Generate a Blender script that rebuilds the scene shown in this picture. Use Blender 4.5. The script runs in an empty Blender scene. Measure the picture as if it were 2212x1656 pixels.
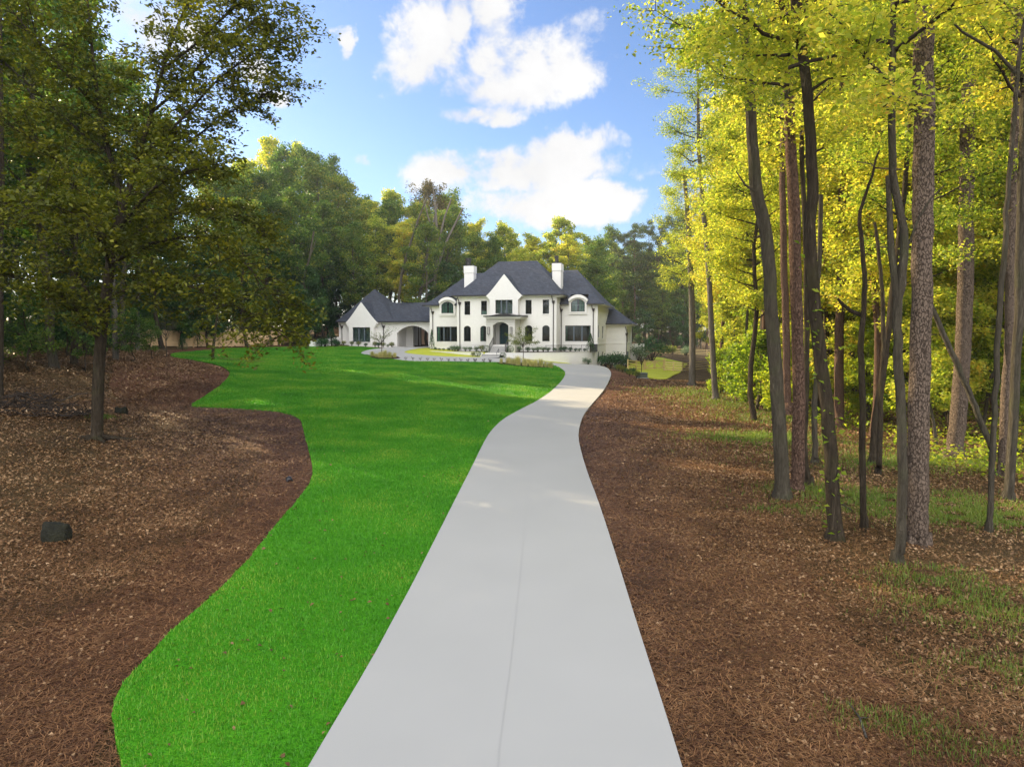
import bpy, bmesh, math, random
import numpy as np
from mathutils import Vector, Matrix
from mathutils.geometry import delaunay_2d_cdt
SC=bpy.context.scene; COL=SC.collection
R=math.radians
# ---------------------------------------------------------------- camera, sky, sun, exposure
CX,CY,FD=1106.0,828.0,1468.0
PITCH=math.atan(113/1468.)
CAMZ=4.25
cam=bpy.data.cameras.new('camera'); cam.lens=36*FD/2212; cam.sensor_width=36; cam.clip_start=.1; cam.clip_end=3000
camo=bpy.data.objects.new('camera',cam); COL.objects.link(camo)
camo.location=(0,0,CAMZ); camo.rotation_euler=(math.pi/2-PITCH,0,0); SC.camera=camo
SC.view_settings.view_transform='Standard'; SC.view_settings.look='None'; SC.view_settings.gamma=1
SC.view_settings.exposure=EXPO=1.4
SUN_EL=R(23.2); SUN_AZ=R(-50)      # azimuth from +Y, negative = to the left
sd=Vector((math.sin(SUN_AZ)*math.cos(SUN_EL), math.cos(SUN_AZ)*math.cos(SUN_EL), math.sin(SUN_EL)))
sl=bpy.data.lights.new('sun','SUN'); sl.energy=5.0; sl.angle=R(.5); sl.color=(1,.81,.50)
so=bpy.data.objects.new('sun',sl); COL.objects.link(so); so.rotation_euler=(-sd).to_track_quat('-Z','Y').to_euler(); so.location=(-40,40,60)
try:
    cy=SC.cycles
    cy.max_bounces=7; cy.diffuse_bounces=4; cy.glossy_bounces=2; cy.transmission_bounces=4; cy.transparent_max_bounces=6
    cy.sample_clamp_indirect=4; cy.use_denoising=True; cy.volume_bounces=0; cy.caustics_reflective=False; cy.caustics_refractive=False
except Exception as e: print(e)

class NT:
    def __init__(s,tree): s.t=tree; s.n=tree.nodes; s.l=tree.links
    def node(s,typ,inputs=None,**kw):
        n=s.n.new(typ)
        for k,v in kw.items(): setattr(n,k,v)
        if inputs:
            for k,v in inputs.items():
                if hasattr(v,'links') or isinstance(v,bpy.types.NodeSocket): s.l.new(v,n.inputs[k])
                else: n.inputs[k].default_value=v
        return n
    def m(s,op,a,b=0.0,c=0.0):
        n=s.n.new('ShaderNodeMath'); n.operation=op
        for i,v in enumerate((a,b,c)):
            if isinstance(v,bpy.types.NodeSocket): s.l.new(v,n.inputs[i])
            else: n.inputs[i].default_value=v
        return n.outputs[0]
    def mix(s,f,a,b,bt='MIX'):
        n=s.n.new('ShaderNodeMix'); n.data_type='RGBA'; n.blend_type=bt
        for k,v in ((0,f),(6,a),(7,b)):
            if isinstance(v,bpy.types.NodeSocket): s.l.new(v,n.inputs[k])
            else:
                if k and len(v)==3: v=(*v,1)
                n.inputs[k].default_value=v
        return n.outputs[2]
    def ramp(s,f,stops):
        n=s.n.new('ShaderNodeValToRGB'); s.l.new(f,n.inputs[0]); e=n.color_ramp.elements
        while len(e)<len(stops): e.new(.5)
        for q,(p,c) in zip(e,stops): q.position=p; q.color=(*c,1) if len(c)==3 else c
        return n.outputs[0]

W=bpy.data.worlds.new('World'); SC.world=W; W.use_nodes=True
w=NT(W.node_tree); w.n.clear()
sky=w.node('ShaderNodeTexSky',sky_type='NISHITA',sun_disc=False,sun_elevation=SUN_EL,sun_rotation=SUN_AZ)
sky.altitude=200; sky.air_density=1.0; sky.dust_density=.6; sky.ozone_density=2.5
tc=w.node('ShaderNodeTexCoord'); sx=w.node('ShaderNodeSeparateXYZ',{0:tc.outputs['Generated']})
X_,Y_,Z_=sx.outputs
wn=w.node('ShaderNodeTexNoise',{'Vector':tc.outputs['Generated'],'Scale':7.0,'Detail':6.0,'Roughness':.6}); wc=w.node('ShaderNodeSeparateColor',{0:wn.outputs['Color']})
az=w.m('ADD',w.m('ARCTAN2',X_,Y_),w.m('MULTIPLY',w.m('SUBTRACT',wc.outputs[0],.5),.16)); el=w.m('ADD',w.m('ARCSINE',Z_),w.m('MULTIPLY',w.m('SUBTRACT',wc.outputs[1],.5),.10))
def pxang(px,py):
    x=(px-CX)/FD; y=(CY-py)/FD; c,s_=math.cos(PITCH),math.sin(PITCH)
    v=Vector((x,c+y*s_,-s_+y*c)).normalized(); return math.atan2(v.x,v.y),math.asin(v.z)
# cloud layer: noise on the sphere of directions, gathered into the groups seen over the house
nz=w.node('ShaderNodeTexNoise',{'Vector':tc.outputs['Generated'],'Scale':9.0,'Detail':9.0,'Roughness':.62,'Distortion':.25})
nz2=w.node('ShaderNodeTexNoise',{'Vector':tc.outputs['Generated'],'Scale':3.1,'Detail':4.0,'Roughness':.5})
BL=[(925,80,95,115),(890,170,75,70),(1150,125,170,100),(1060,190,180,55),(1210,150,95,60),(1010,252,85,28),(1090,25,70,45),
    (1230,330,130,42),(1170,378,240,46),(1010,380,110,20),(1230,445,200,36),(725,82,26,34),(782,348,24,20),(990,40,60,60),
    (330,60,120,80),(600,215,50,30),(560,150,50,40),(60,300,200,100),(1750,150,200,120)]
blob=None
for px,py,rx,ry in BL:
    a0,e0=pxang(px,py); ax,_=pxang(px+rx,py); _,ey=pxang(px,py-ry)
    u=w.m('DIVIDE',w.m('SUBTRACT',az,a0),abs(ax-a0)); v=w.m('DIVIDE',w.m('SUBTRACT',el,e0),abs(ey-e0))
    g=w.m('SUBTRACT',1.0,w.m('ADD',w.m('MULTIPLY',u,u),w.m('MULTIPLY',v,v)))
    blob=g if blob is None else w.m('SMOOTH_MAX',blob,g,.35)
blob=w.m('MAXIMUM',blob,-1.6)
# unseen bright clouds behind the camera and overhead, added to light the house front
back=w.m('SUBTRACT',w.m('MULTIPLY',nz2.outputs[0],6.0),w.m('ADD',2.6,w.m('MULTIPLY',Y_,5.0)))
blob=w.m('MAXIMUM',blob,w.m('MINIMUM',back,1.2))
dens=w.m('ADD',w.m('MULTIPLY',w.m('ADD',blob,.25),.5),w.m('MULTIPLY',w.m('SUBTRACT',nz.outputs[0],.5),3.0))
mr=w.node('ShaderNodeMapRange',{0:dens,1:-.05,2:.5},interpolation_type='SMOOTHSTEP')
cm=w.m('MULTIPLY',mr.outputs[0],w.node('ShaderNodeMapRange',{0:Z_,1:0.0,2:.08}).outputs[0])
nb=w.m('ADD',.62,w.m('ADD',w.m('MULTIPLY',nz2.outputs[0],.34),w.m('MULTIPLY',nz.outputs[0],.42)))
back_fill=w.node('ShaderNodeMapRange',{0:Y_,1:.1,2:-.6,3:1.0,4:3.9}).outputs[0]  # extra brightness of the added clouds behind the camera, as fill light
ccol=w.node('ShaderNodeVectorMath',{0:(.355,.355,.36),},operation='SCALE'); w.l.new(w.m('MULTIPLY',nb,back_fill),ccol.inputs['Scale'])
skyc=w.mix(1.0,sky.outputs[0],(.92,1.02,1.22),'MULTIPLY')
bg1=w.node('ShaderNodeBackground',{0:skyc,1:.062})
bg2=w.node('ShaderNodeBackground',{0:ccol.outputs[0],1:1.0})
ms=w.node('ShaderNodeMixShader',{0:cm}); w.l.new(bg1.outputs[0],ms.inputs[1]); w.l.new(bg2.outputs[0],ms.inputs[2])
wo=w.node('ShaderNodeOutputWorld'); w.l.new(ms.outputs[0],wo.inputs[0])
cp,sp=math.cos(PITCH),math.sin(PITCH)
def ray(px,py):
    x=(px-CX)/FD; y=(CY-py)/FD
    return np.array([x, cp+y*sp, -sp+y*cp])
CTRL=np.array([
(0,-40,.3),(0,6,0),(0,12,-.2),(1,24,-.45),(3,30,-.5),(8,50,-.55),(12,75,-.5),(14,84,-.45),
(-6,10,0),(-8,20,-.1),(-10,30,-.1),(-12,40,0),(-10,50,.1),(0,50,-.35),(0,65,-.1),(-8,65,.5),(-20,55,.7),(-30,75,1.6),(-37,82,2.2),
(-20,75,1.2),(-22,90,1.9),(-12,83,1.35),(-5,78,.7),(-3,84,1.2),(4.8,78,.42),(6.2,76.8,-.15),(11.7,81,-.45),
(-15.4,25.3,.2),(-21,30,.8),(-20,18,.3),(-12,12,.05),(-35,30,1.8),(-28,48,2.2),(-33,69,1.9),(-22.5,54.6,.9),(-18.4,38.5,0),
(-60,40,4),(-60,90,4.5),(-45,110,3.8),(-25,115,3.4),(0,130,2),(38,150,-1.3),(55,150,-1.3),(40,120,-1.2),(30,130,0),(60,100,-1),(-90,60,6),
(8,12,-.3),(12,20,-.5),(18,27,-.6),(15,50,-.7),(17,87,-.9),(25,60,-1),(30,30,-1),(50,20,-1.5),(25,100,-.9),(-8,0,.2),(12,0,-.3),(-40,0,1),(50,-20,-1),
(-12,105,1.95),(-14,99,1.9),(-20,104,2.2),(-7,100,1.9),(0,95,1.3),(14,95,-.5),(-120,180,5),(120,180,-1),(0,220,3),(150,0,-2),(-150,-20,5)],float)
def _k(r2): return 0.5*r2*np.log(r2+1e-9)
def _fit():
    n=len(CTRL); P=CTRL[:,:2]/50.0
    d=((P[:,None]-P[None])**2).sum(-1); K=_k(d)+np.eye(n)*0.002
    A=np.zeros((n+3,n+3)); A[:n,:n]=K; A[:n,n]=1; A[:n,n+1:]=P; A[n:,:n]=A[:n,n:].T
    b=np.zeros(n+3); b[:n]=CTRL[:,2]
    return np.linalg.solve(A,b)
_W=_fit()
def th(X,Y):
    X=np.asarray(X,float); Y=np.asarray(Y,float); sh=np.broadcast(X,Y).shape
    q=np.stack([np.broadcast_to(X,sh).ravel(),np.broadcast_to(Y,sh).ravel()],-1)/50.0
    out=np.empty(len(q)); P=CTRL[:,:2]/50.0; n=len(P)
    for i in range(0,len(q),20000):
        c=q[i:i+20000]; d=((c[:,None]-P[None])**2).sum(-1)
        out[i:i+20000]=_k(d)@_W[:n]+_W[n]+c@_W[n+1:]
    out=np.clip(out,-3,8)
    return out.reshape(sh)
def gp(px,py):
    d=ray(px,py); t=np.concatenate([np.arange(2,40,.25),np.arange(40,260,.5)])
    P=t[:,None]*d; z=CAMZ+P[:,2]; g=th(P[:,0],P[:,1])
    b=np.where(z<g)[0]
    if not len(b): return None
    i=b[0]; a0=z[i-1]-g[i-1]; a1=z[i]-g[i]; tt=t[i-1]+(t[i]-t[i-1])*a0/(a0-a1)
    p=tt*d; return np.array([p[0],p[1],float(th(p[0],p[1]))])
# house frame
HTH=math.radians(14); HO=np.array([-7.25,90.0,0.0])
U=np.array([math.cos(HTH),-math.sin(HTH),0]); V=np.array([math.sin(HTH),math.cos(HTH),0])
def fac(px,py,v):
    d=ray(px,py); C=np.array([0,0,CAMZ]); O=HO+V*v
    t=np.dot(O-C,V)/np.dot(d,V); P=C+t*d; return float(np.dot(P-HO,U)), float(P[2])
def sid(px,py,u):
    d=ray(px,py); C=np.array([0,0,CAMZ]); O=HO+U*u
    t=np.dot(O-C,U)/np.dot(d,U); P=C+t*d; return float(np.dot(P-HO,V)), float(P[2])
def z1(x,y): return (720+x/4.6)*.8848,(600+y/4.6)*.8848
def z2(x,y): return (1100+x/4.6)*.8848,(600+y/4.6)*.8848
def f1(x,y,v): return fac(*z1(x,y),v)
def f2(x,y,v): return fac(*z2(x,y),v)
# ---------------------------------------------------------------- helpers
def link(o,parent=None):
    COL.objects.link(o)
    if parent is not None: o.parent=parent
    return o
def tag(o,label=None,cat=None,group=None,kind=None):
    if label: o['label']=label
    if cat: o['category']=cat
    if group: o['group']=group
    if kind: o['kind']=kind
    return o
def empty(name,loc,rz=0,label=None,cat=None,group=None):
    o=bpy.data.objects.new(name,None); o.location=loc; o.rotation_euler=(0,0,rz); o.empty_display_size=.2
    link(o); return tag(o,label,cat,group)
def npmesh(name,verts,quads,mat,smooth=False,tris=False):
    k=3 if tris else 4
    me=bpy.data.meshes.new(name); verts=np.asarray(verts,np.float32); quads=np.asarray(quads,np.int32)
    me.vertices.add(len(verts)); me.vertices.foreach_set('co',verts.ravel())
    n=len(quads); me.loops.add(n*k); me.loops.foreach_set('vertex_index',quads.ravel())
    me.polygons.add(n); me.polygons.foreach_set('loop_start',np.arange(n,dtype=np.int32)*k)
    if smooth: me.polygons.foreach_set('use_smooth',np.ones(n,bool))
    me.update(calc_edges=True)
    if mat: me.materials.append(mat)
    return me
def npobj(name,verts,quads,mat,parent=None,smooth=False,tris=False):
    return link(bpy.data.objects.new(name,npmesh(name,verts,quads,mat,smooth,tris)),parent)
class MB:
    def __init__(s): s.v=[]; s.f=[]
    def add(s,vs,fs):
        b=len(s.v); s.v+= [tuple(float(c) for c in q) for q in vs]; s.f+=[tuple(b+i for i in f) for f in fs]; return s
    def box(s,a,b):
        x0,y0,z0=a; x1,y1,z1_=b
        return s.add([(x0,y0,z0),(x1,y0,z0),(x1,y1,z0),(x0,y1,z0),(x0,y0,z1_),(x1,y0,z1_),(x1,y1,z1_),(x0,y1,z1_)],
              [(3,2,1,0),(4,5,6,7),(0,1,5,4),(1,2,6,5),(2,3,7,6),(3,0,4,7)])
    def bar(s,p,q,w_,h_,up=(0,0,1)):
        p=Vector(p);q=Vector(q);d=(q-p).normalized();u=Vector(up);a=d.cross(u)
        if a.length<1e-4: a=d.cross(Vector((1,0,0)))
        a.normalize(); c=a.cross(d); vs=[]
        for e in (p,q):
            for i,j in ((-1,-1),(1,-1),(1,1),(-1,1)): vs.append(e+a*(i*w_/2)+c*(j*h_/2))
        return s.add(vs,[(0,1,2,3),(7,6,5,4),(0,4,5,1),(1,5,6,2),(2,6,7,3),(3,7,4,0)])
    def tube(s,pts,rad,n=8,cap=True):
        v,q=tube(pts,rad,n); b=len(s.v); s.v+=[tuple(map(float,x)) for x in v]; s.f+=[tuple(int(b+i) for i in f) for f in q]
        if cap:
            m=len(pts); s.f.append(tuple(b+i for i in range(n))[::-1]); s.f.append(tuple(b+(m-1)*n+i for i in range(n)))
        return s
    def prism(s,poly,mp,d0,d1):
        n=len(poly); vs=[mp(a,b,d0) for a,b in poly]+[mp(a,b,d1) for a,b in poly]
        return s.add(vs,[tuple(range(n)),tuple(range(2*n-1,n-1,-1))]+[(i,(i+1)%n,n+(i+1)%n,n+i) for i in range(n)])
    def build(s,name,mat,parent=None,smooth=False,bevel=0,label=None):
        me=bpy.data.meshes.new(name); me.from_pydata(s.v,[],s.f); me.update()
        bm=bmesh.new(); bm.from_mesh(me); bmesh.ops.recalc_face_normals(bm,faces=bm.faces); bm.to_mesh(me); bm.free()
        if smooth: me.polygons.foreach_set('use_smooth',np.ones(len(me.polygons),bool))
        me.materials.append(mat); o=link(bpy.data.objects.new(name,me),parent)
        if bevel:
            b=o.modifiers.new('b','BEVEL'); b.width=bevel; b.segments=2; b.limit_method='ANGLE'
        if label: o['label']=label
        return o
def _split(s,name,mat,parent):
    for i in range(0,len(s.v),8):
        m=MB(); m.v=s.v[i:i+8]; m.f=[tuple(q-i for q in f) for f in s.f if i<=f[0]<i+8]; m.build(name,mat,parent)
MB.split=_split
def tube(pts,rad,n=8,bump=None):
    pts=np.asarray(pts,float); m=len(pts); rad=np.broadcast_to(np.asarray(rad,float),(m,))
    t=np.gradient(pts,axis=0); t/=np.linalg.norm(t,axis=1)[:,None]+1e-9
    ref=np.where(np.abs(t[:,2:3])>.9,np.array([[1.,0,0]]),np.array([[0,0,1.]]))
    if abs(t[0,2])>.75: ref=np.tile([[1.,0,0]],(m,1))
    a=np.cross(t,ref); a/=np.linalg.norm(a,axis=1)[:,None]+1e-9; b=np.cross(t,a)
    ang=np.arange(n)*2*math.pi/n; rr=rad[:,None]
    if bump is not None: rr=rr*bump(np.arange(m)[:,None],ang[None])
    else: rr=rr*np.ones((1,n))
    v=pts[:,None]+rr[...,None]*(np.cos(ang)[None,:,None]*a[:,None]+np.sin(ang)[None,:,None]*b[:,None])
    i=np.arange(m-1)[:,None]*n; j=np.arange(n)[None]; k=(j+1)%n
    q=np.stack([i+j,i+k,i+n+k,i+n+j],-1).reshape(-1,4)
    return v.reshape(-1,3),q
class QB:   # many tubes / leaves merged in numpy
    def __init__(s): s.v=[];s.q=[];s.n=0
    def add(s,v,q):
        s.v.append(np.asarray(v,np.float32)); s.q.append(np.asarray(q)+s.n); s.n+=len(v)
    def tube(s,p,r,n=6,bump=None): s.add(*tube(p,r,n,bump))
    def mesh(s,name,mat,smooth=False): return npmesh(name,np.concatenate(s.v),np.concatenate(s.q),mat,smooth)
    def obj(s,name,mat,parent=None,smooth=False): return link(bpy.data.objects.new(name,s.mesh(name,mat,smooth)),parent)
def leaves(c,size,rng,up=.6,asp=.62,jit=.3,fold=.18):
    """diamond leaves round centres c"""
    c=np.asarray(c,float); n=len(c); s=size*(1+jit*rng.standard_normal(n)).clip(.4,1.8)
    nrm=rng.standard_normal((n,3)); nrm[:,2]=np.abs(nrm[:,2])+up; nrm/=np.linalg.norm(nrm,axis=1)[:,None]
    a=np.cross(nrm,rng.standard_normal((n,3))); a/=np.linalg.norm(a,axis=1)[:,None]+1e-9; b=np.cross(nrm,a)
    L=(s/2)[:,None]; Wd=L*asp; f=nrm*(L*fold*2)
    v=np.stack([c-a*L,c+b*Wd+f,c+a*L,c-b*Wd+f*.5],1).reshape(-1,3)
    return v,np.arange(4*n).reshape(n,4)
def blades(base,h,wd,rng,lean=.35):
    """grass blade quads: base points (n,3)"""
    n=len(base); hh=h*(.6+.8*rng.random(n)); an=rng.random(n)*6.283; l=lean*rng.random(n)*hh
    a=np.stack([np.cos(an),np.sin(an),0*an],1); b=np.stack([-np.sin(an),np.cos(an),0*an],1); up=np.array([0,0,1.])
    w2=(wd/2)*np.ones(n) ; w2=w2[:,None]
    tip=base+b*l[:,None]+up*hh[:,None]
    v=np.stack([base-a*w2,base+a*w2,tip+a*w2*.2,tip-a*w2*.2],1).reshape(-1,3)
    return v,np.arange(4*n).reshape(n,4)

# ---------------------------------------------------------------- materials
def newmat(name):
    m=bpy.data.materials.new(name); m.use_nodes=True; t=NT(m.node_tree); t.n.clear()
    out=t.node('ShaderNodeOutputMaterial'); return m,t,out
def pmat(name,col,rough=.7,noise=None,bump=None,spec=.3,metal=0,col2=None,scale=(1,1,1)):
    """noise=(scale,detail,lo,hi) mixes col->col2; bump=(scale,strength,dist)"""
    m,t,out=newmat(name); tcn=t.node('ShaderNodeTexCoord'); mp=t.node('ShaderNodeMapping',{0:tcn.outputs['Object'],'Scale':scale})
    p=t.node('ShaderNodeBsdfPrincipled',{'Roughness':rough,'Metallic':metal,'Specular IOR Level':spec})
    if noise:
        nn=t.node('ShaderNodeTexNoise',{'Vector':mp.outputs[0],'Scale':noise[0],'Detail':noise[1],'Roughness':.6})
        f=t.node('ShaderNodeMapRange',{0:nn.outputs[0],1:noise[2],2:noise[3]}).outputs[0]
        t.l.new(t.mix(f,col,col2),p.inputs[0])
    else: p.inputs[0].default_value=(*col,1)
    if bump:
        bn=t.node('ShaderNodeTexNoise',{'Vector':mp.outputs[0],'Scale':bump[0],'Detail':5.0,'Roughness':.65})
        bb=t.node('ShaderNodeBump',{'Strength':bump[1],'Distance':bump[2],'Height':bn.outputs[0]}); t.l.new(bb.outputs[0],p.inputs['Normal'])
    t.l.new(p.outputs[0],out.inputs[0]); return m
def leafmat(name,cols,trans=.5,rough=.55,tcol=None,tw=1.4,ns=.55,na=.7):
    """cols: stops over random-per-leaf mixed with per-tree random"""
    m,t,out=newmat(name); g=t.node('ShaderNodeNewGeometry'); oi=t.node('ShaderNodeObjectInfo'); tcn=t.node('ShaderNodeTexCoord')
    nn=t.node('ShaderNodeTexNoise',{'Vector':tcn.outputs['Object'],'Scale':ns,'Detail':3.0})
    f=t.m('ADD',t.m('MULTIPLY',g.outputs['Random Per Island'],.55),t.m('MULTIPLY',oi.outputs['Random'],.3))
    f=t.m('ADD',f,t.m('MULTIPLY',t.m('SUBTRACT',nn.outputs[0],.4),na))
    c=t.ramp(f,cols)
    d=t.node('ShaderNodeBsdfPrincipled',{0:c,'Roughness':rough,'Specular IOR Level':.35})
    tc2=t.mix(1.0,c,tcol or (tw,tw*1.05,tw*.7),'MULTIPLY')
    tr=t.node('ShaderNodeBsdfTranslucent',{0:tc2})
    mx=t.node('ShaderNodeMixShader',{0:trans}); t.l.new(d.outputs[0],mx.inputs[1]); t.l.new(tr.outputs[0],mx.inputs[2]); t.l.new(mx.outputs[0],out.inputs[0]); return m
M={}
M['white']=pmat('white_stucco',(.82,.80,.77),.85,(3,4,.3,.7),(14,.25,.02),col2=(.78,.76,.73))
M['trim']=pmat('white_trim',(.82,.80,.77),.6)
M['stone']=pmat('cast_stone',(.66,.64,.60),.8,(2,4,.3,.7),(9,.2,.02),col2=(.6,.585,.55))
M['black']=pmat('black_metal',(.018,.018,.02),.4,spec=.5)
M['bronze']=pmat('dark_bronze',(.035,.028,.026),.45,spec=.5)
M['frame']=pmat('window_frame',(.035,.05,.055),.45)
M['mullion']=pmat('slate_mullion',(.10,.125,.15),.5)
M['cedar']=pmat('cedar_boards',(.50,.27,.12),.75,(2.5,5,.3,.7),col2=(.62,.37,.18),scale=(.4,.4,7))
M['pine']=pmat('pale_boards',(.58,.38,.2),.75,(2.5,5,.3,.7),col2=(.68,.48,.28),scale=(.4,.4,7))
M['rail']=pmat('treated_rails',(.5,.37,.15),.8,(4,5,.3,.7),col2=(.6,.46,.22),scale=(1,1,5))
M['garage']=pmat('garage_wood',(.74,.58,.47),.6,(3,5,.3,.7),col2=(.66,.5,.4),scale=(8,8,.5))
M['riser']=pmat('shaded_riser',(.11,.11,.11),.8)  # darker than the light grey risers; shadow lines between treads put into the colour
M['door']=pmat('teal_door',(.012,.035,.04),.2,spec=.6)
M['curtain']=pmat('curtain_cloth',(.45,.58,.5),.9,(6,2,.35,.65),col2=(.2,.3,.26),scale=(1.4,1.4,.02))
M['inner']=pmat('room_walls',(.16,.14,.12),.9)
M['lamp']=pmat('lantern_glass',(.55,.53,.5),.15)
M['utility']=pmat('utility_green',(.085,.11,.095),.5,(3,3,.3,.7),col2=(.11,.13,.11))
M['stoneblack']=pmat('dark_rock',(.007,.007,.005),.95,(3,6,.3,.7),(5,.8,.1),col2=(.02,.02,.01))
M['planter']=pmat('charcoal_planter',(.06,.06,.065),.6)
def mat_glass():
    m,t,out=newmat('window_glass'); fr=t.node('ShaderNodeFresnel',{0:1.5})
    gl=t.node('ShaderNodeBsdfGlossy',{0:(.9,.95,1,1),1:.03}); tr=t.node('ShaderNodeBsdfTransparent',{0:(.42,.55,.5,1)})
    mx=t.node('ShaderNodeMixShader',{0:t.m('ADD',t.m('MULTIPLY',fr.outputs[0],1.3),.03)}); t.l.new(tr.outputs[0],mx.inputs[1]); t.l.new(gl.outputs[0],mx.inputs[2]); t.l.new(mx.outputs[0],out.inputs[0]); return m
M['glass']=mat_glass()
def mat_roof():
    m,t,out=newmat('slate_shingles'); tcn=t.node('ShaderNodeTexCoord')
    s=t.node('ShaderNodeSeparateXYZ',{0:tcn.outputs['Object']})
    cb=t.node('ShaderNodeCombineXYZ',{0:t.m('ADD',s.outputs[0],t.m('MULTIPLY',s.outputs[1],.9)),1:s.outputs[2]})
    br=t.node('ShaderNodeTexBrick',{'Vector':cb.outputs[0],'Color1':(.034,.043,.062,1),'Color2':(.058,.072,.1,1),'Mortar':(.03,.033,.04,1),'Scale':1.0,'Mortar Size':.012,'Brick Width':.32,'Row Height':.13})
    nn=t.node('ShaderNodeTexNoise',{'Vector':cb.outputs[0],'Scale':2.0,'Detail':6.0,'Roughness':.7})
    n3=t.node('ShaderNodeTexNoise',{'Vector':cb.outputs[0],'Scale':.35,'Detail':2.0})
    c=t.mix(t.node('ShaderNodeMapRange',{0:nn.outputs[0],1:.35,2:.68}).outputs[0],(.62,.62,.66),(1.35,1.32,1.28))
    c=t.mix(1.0,br.outputs[0],c,'MULTIPLY'); c=t.mix(t.m('MULTIPLY',n3.outputs[0],.35),c,(.09,.085,.09))
    p=t.node('ShaderNodeBsdfPrincipled',{0:c,'Roughness':.8,'Specular IOR Level':.25})
    bb=t.node('ShaderNodeBump',{'Strength':.5,'Distance':.02,'Height':br.outputs['Fac']}); t.l.new(bb.outputs[0],p.inputs['Normal']); t.l.new(p.outputs[0],out.inputs[0]); return m
M['roof']=mat_roof()
def mat_ground(name,stops,scales=(.35,9.0,60.0),w3=(.35,.4,.25),bumps=.9,dist=.05,rough=.95):
    m,t,out=newmat(name); tcn=t.node('ShaderNodeTexCoord'); v=tcn.outputs['Object']
    a=t.node('ShaderNodeTexNoise',{'Vector':v,'Scale':scales[0],'Detail':4.0,'Roughness':.6})
    b=t.node('ShaderNodeTexNoise',{'Vector':v,'Scale':scales[1],'Detail':6.0,'Roughness':.75,'Distortion':.6})
    c=t.node('ShaderNodeTexVoronoi',{'Vector':v,'Scale':scales[2],'Randomness':1.0})
    f=t.m('ADD',t.m('ADD',t.m('MULTIPLY',a.outputs[0],w3[0]),t.m('MULTIPLY',b.outputs[0],w3[1])),t.m('MULTIPLY',t.node('ShaderNodeSeparateColor',{0:c.outputs['Color']}).outputs[0],w3[2]))
    col=t.ramp(f,stops)
    p=t.node('ShaderNodeBsdfPrincipled',{0:col,'Roughness':rough,'Specular IOR Level':.1})
    hh=t.m('ADD',b.outputs[0],t.m('MULTIPLY',c.outputs[0],.5))
    bb=t.node('ShaderNodeBump',{'Strength':bumps,'Distance':dist,'Height':hh}); t.l.new(bb.outputs[0],p.inputs['Normal']); t.l.new(p.outputs[0],out.inputs[0]); return m
M['floor']=mat_ground('forest_floor',[(.3,(.02,.014,.006)),(.45,(.065,.04,.018)),(.58,(.13,.085,.038)),(.72,(.25,.17,.085))])
M['straw']=mat_ground('pine_straw',[(.3,(.03,.014,.008)),(.45,(.09,.042,.022)),(.58,(.19,.09,.05)),(.72,(.34,.18,.105))])
M['bed']=mat_ground('dark_mulch',[(.3,(.02,.012,.008)),(.6,(.06,.032,.02)),(.8,(.1,.06,.04))])
M['lawn']=mat_ground('lawn_turf',[(.35,(.03,.15,.006)),(.5,(.055,.25,.009)),(.66,(.1,.32,.015))],scales=(.18,3.0,45.0),w3=(.5,.3,.2),bumps=.7,dist=.05)
M['olive']=mat_ground('olive_turf',[(.3,(.27,.30,.025)),(.5,(.42,.45,.045)),(.72,(.55,.53,.08))],scales=(.3,5.0,45.0),bumps=.5,dist=.04)
def mat_conc():
    m,t,out=newmat('pale_concrete'); tcn=t.node('ShaderNodeTexCoord'); v=tcn.outputs['Object']
    a=t.node('ShaderNodeTexNoise',{'Vector':v,'Scale':.35,'Detail':5.0,'Roughness':.55}); b=t.node('ShaderNodeTexNoise',{'Vector':v,'Scale':120.0,'Detail':2.0})
    c=t.mix(t.node('ShaderNodeMapRange',{0:a.outputs[0],1:.35,2:.65}).outputs[0],(.375,.368,.35),(.395,.387,.368))
    c=t.mix(t.m('MULTIPLY',b.outputs[0],.12),c,(.3,.3,.3))
    p=t.node('ShaderNodeBsdfPrincipled',{0:c,'Roughness':.85,'Specular IOR Level':.2})
    bb=t.node('ShaderNodeBump',{'Strength':.15,'Distance':.004,'Height':b.outputs[0]}); t.l.new(bb.outputs[0],p.inputs['Normal']); t.l.new(p.outputs[0],out.inputs[0]); return m
M['conc']=mat_conc()
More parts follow.
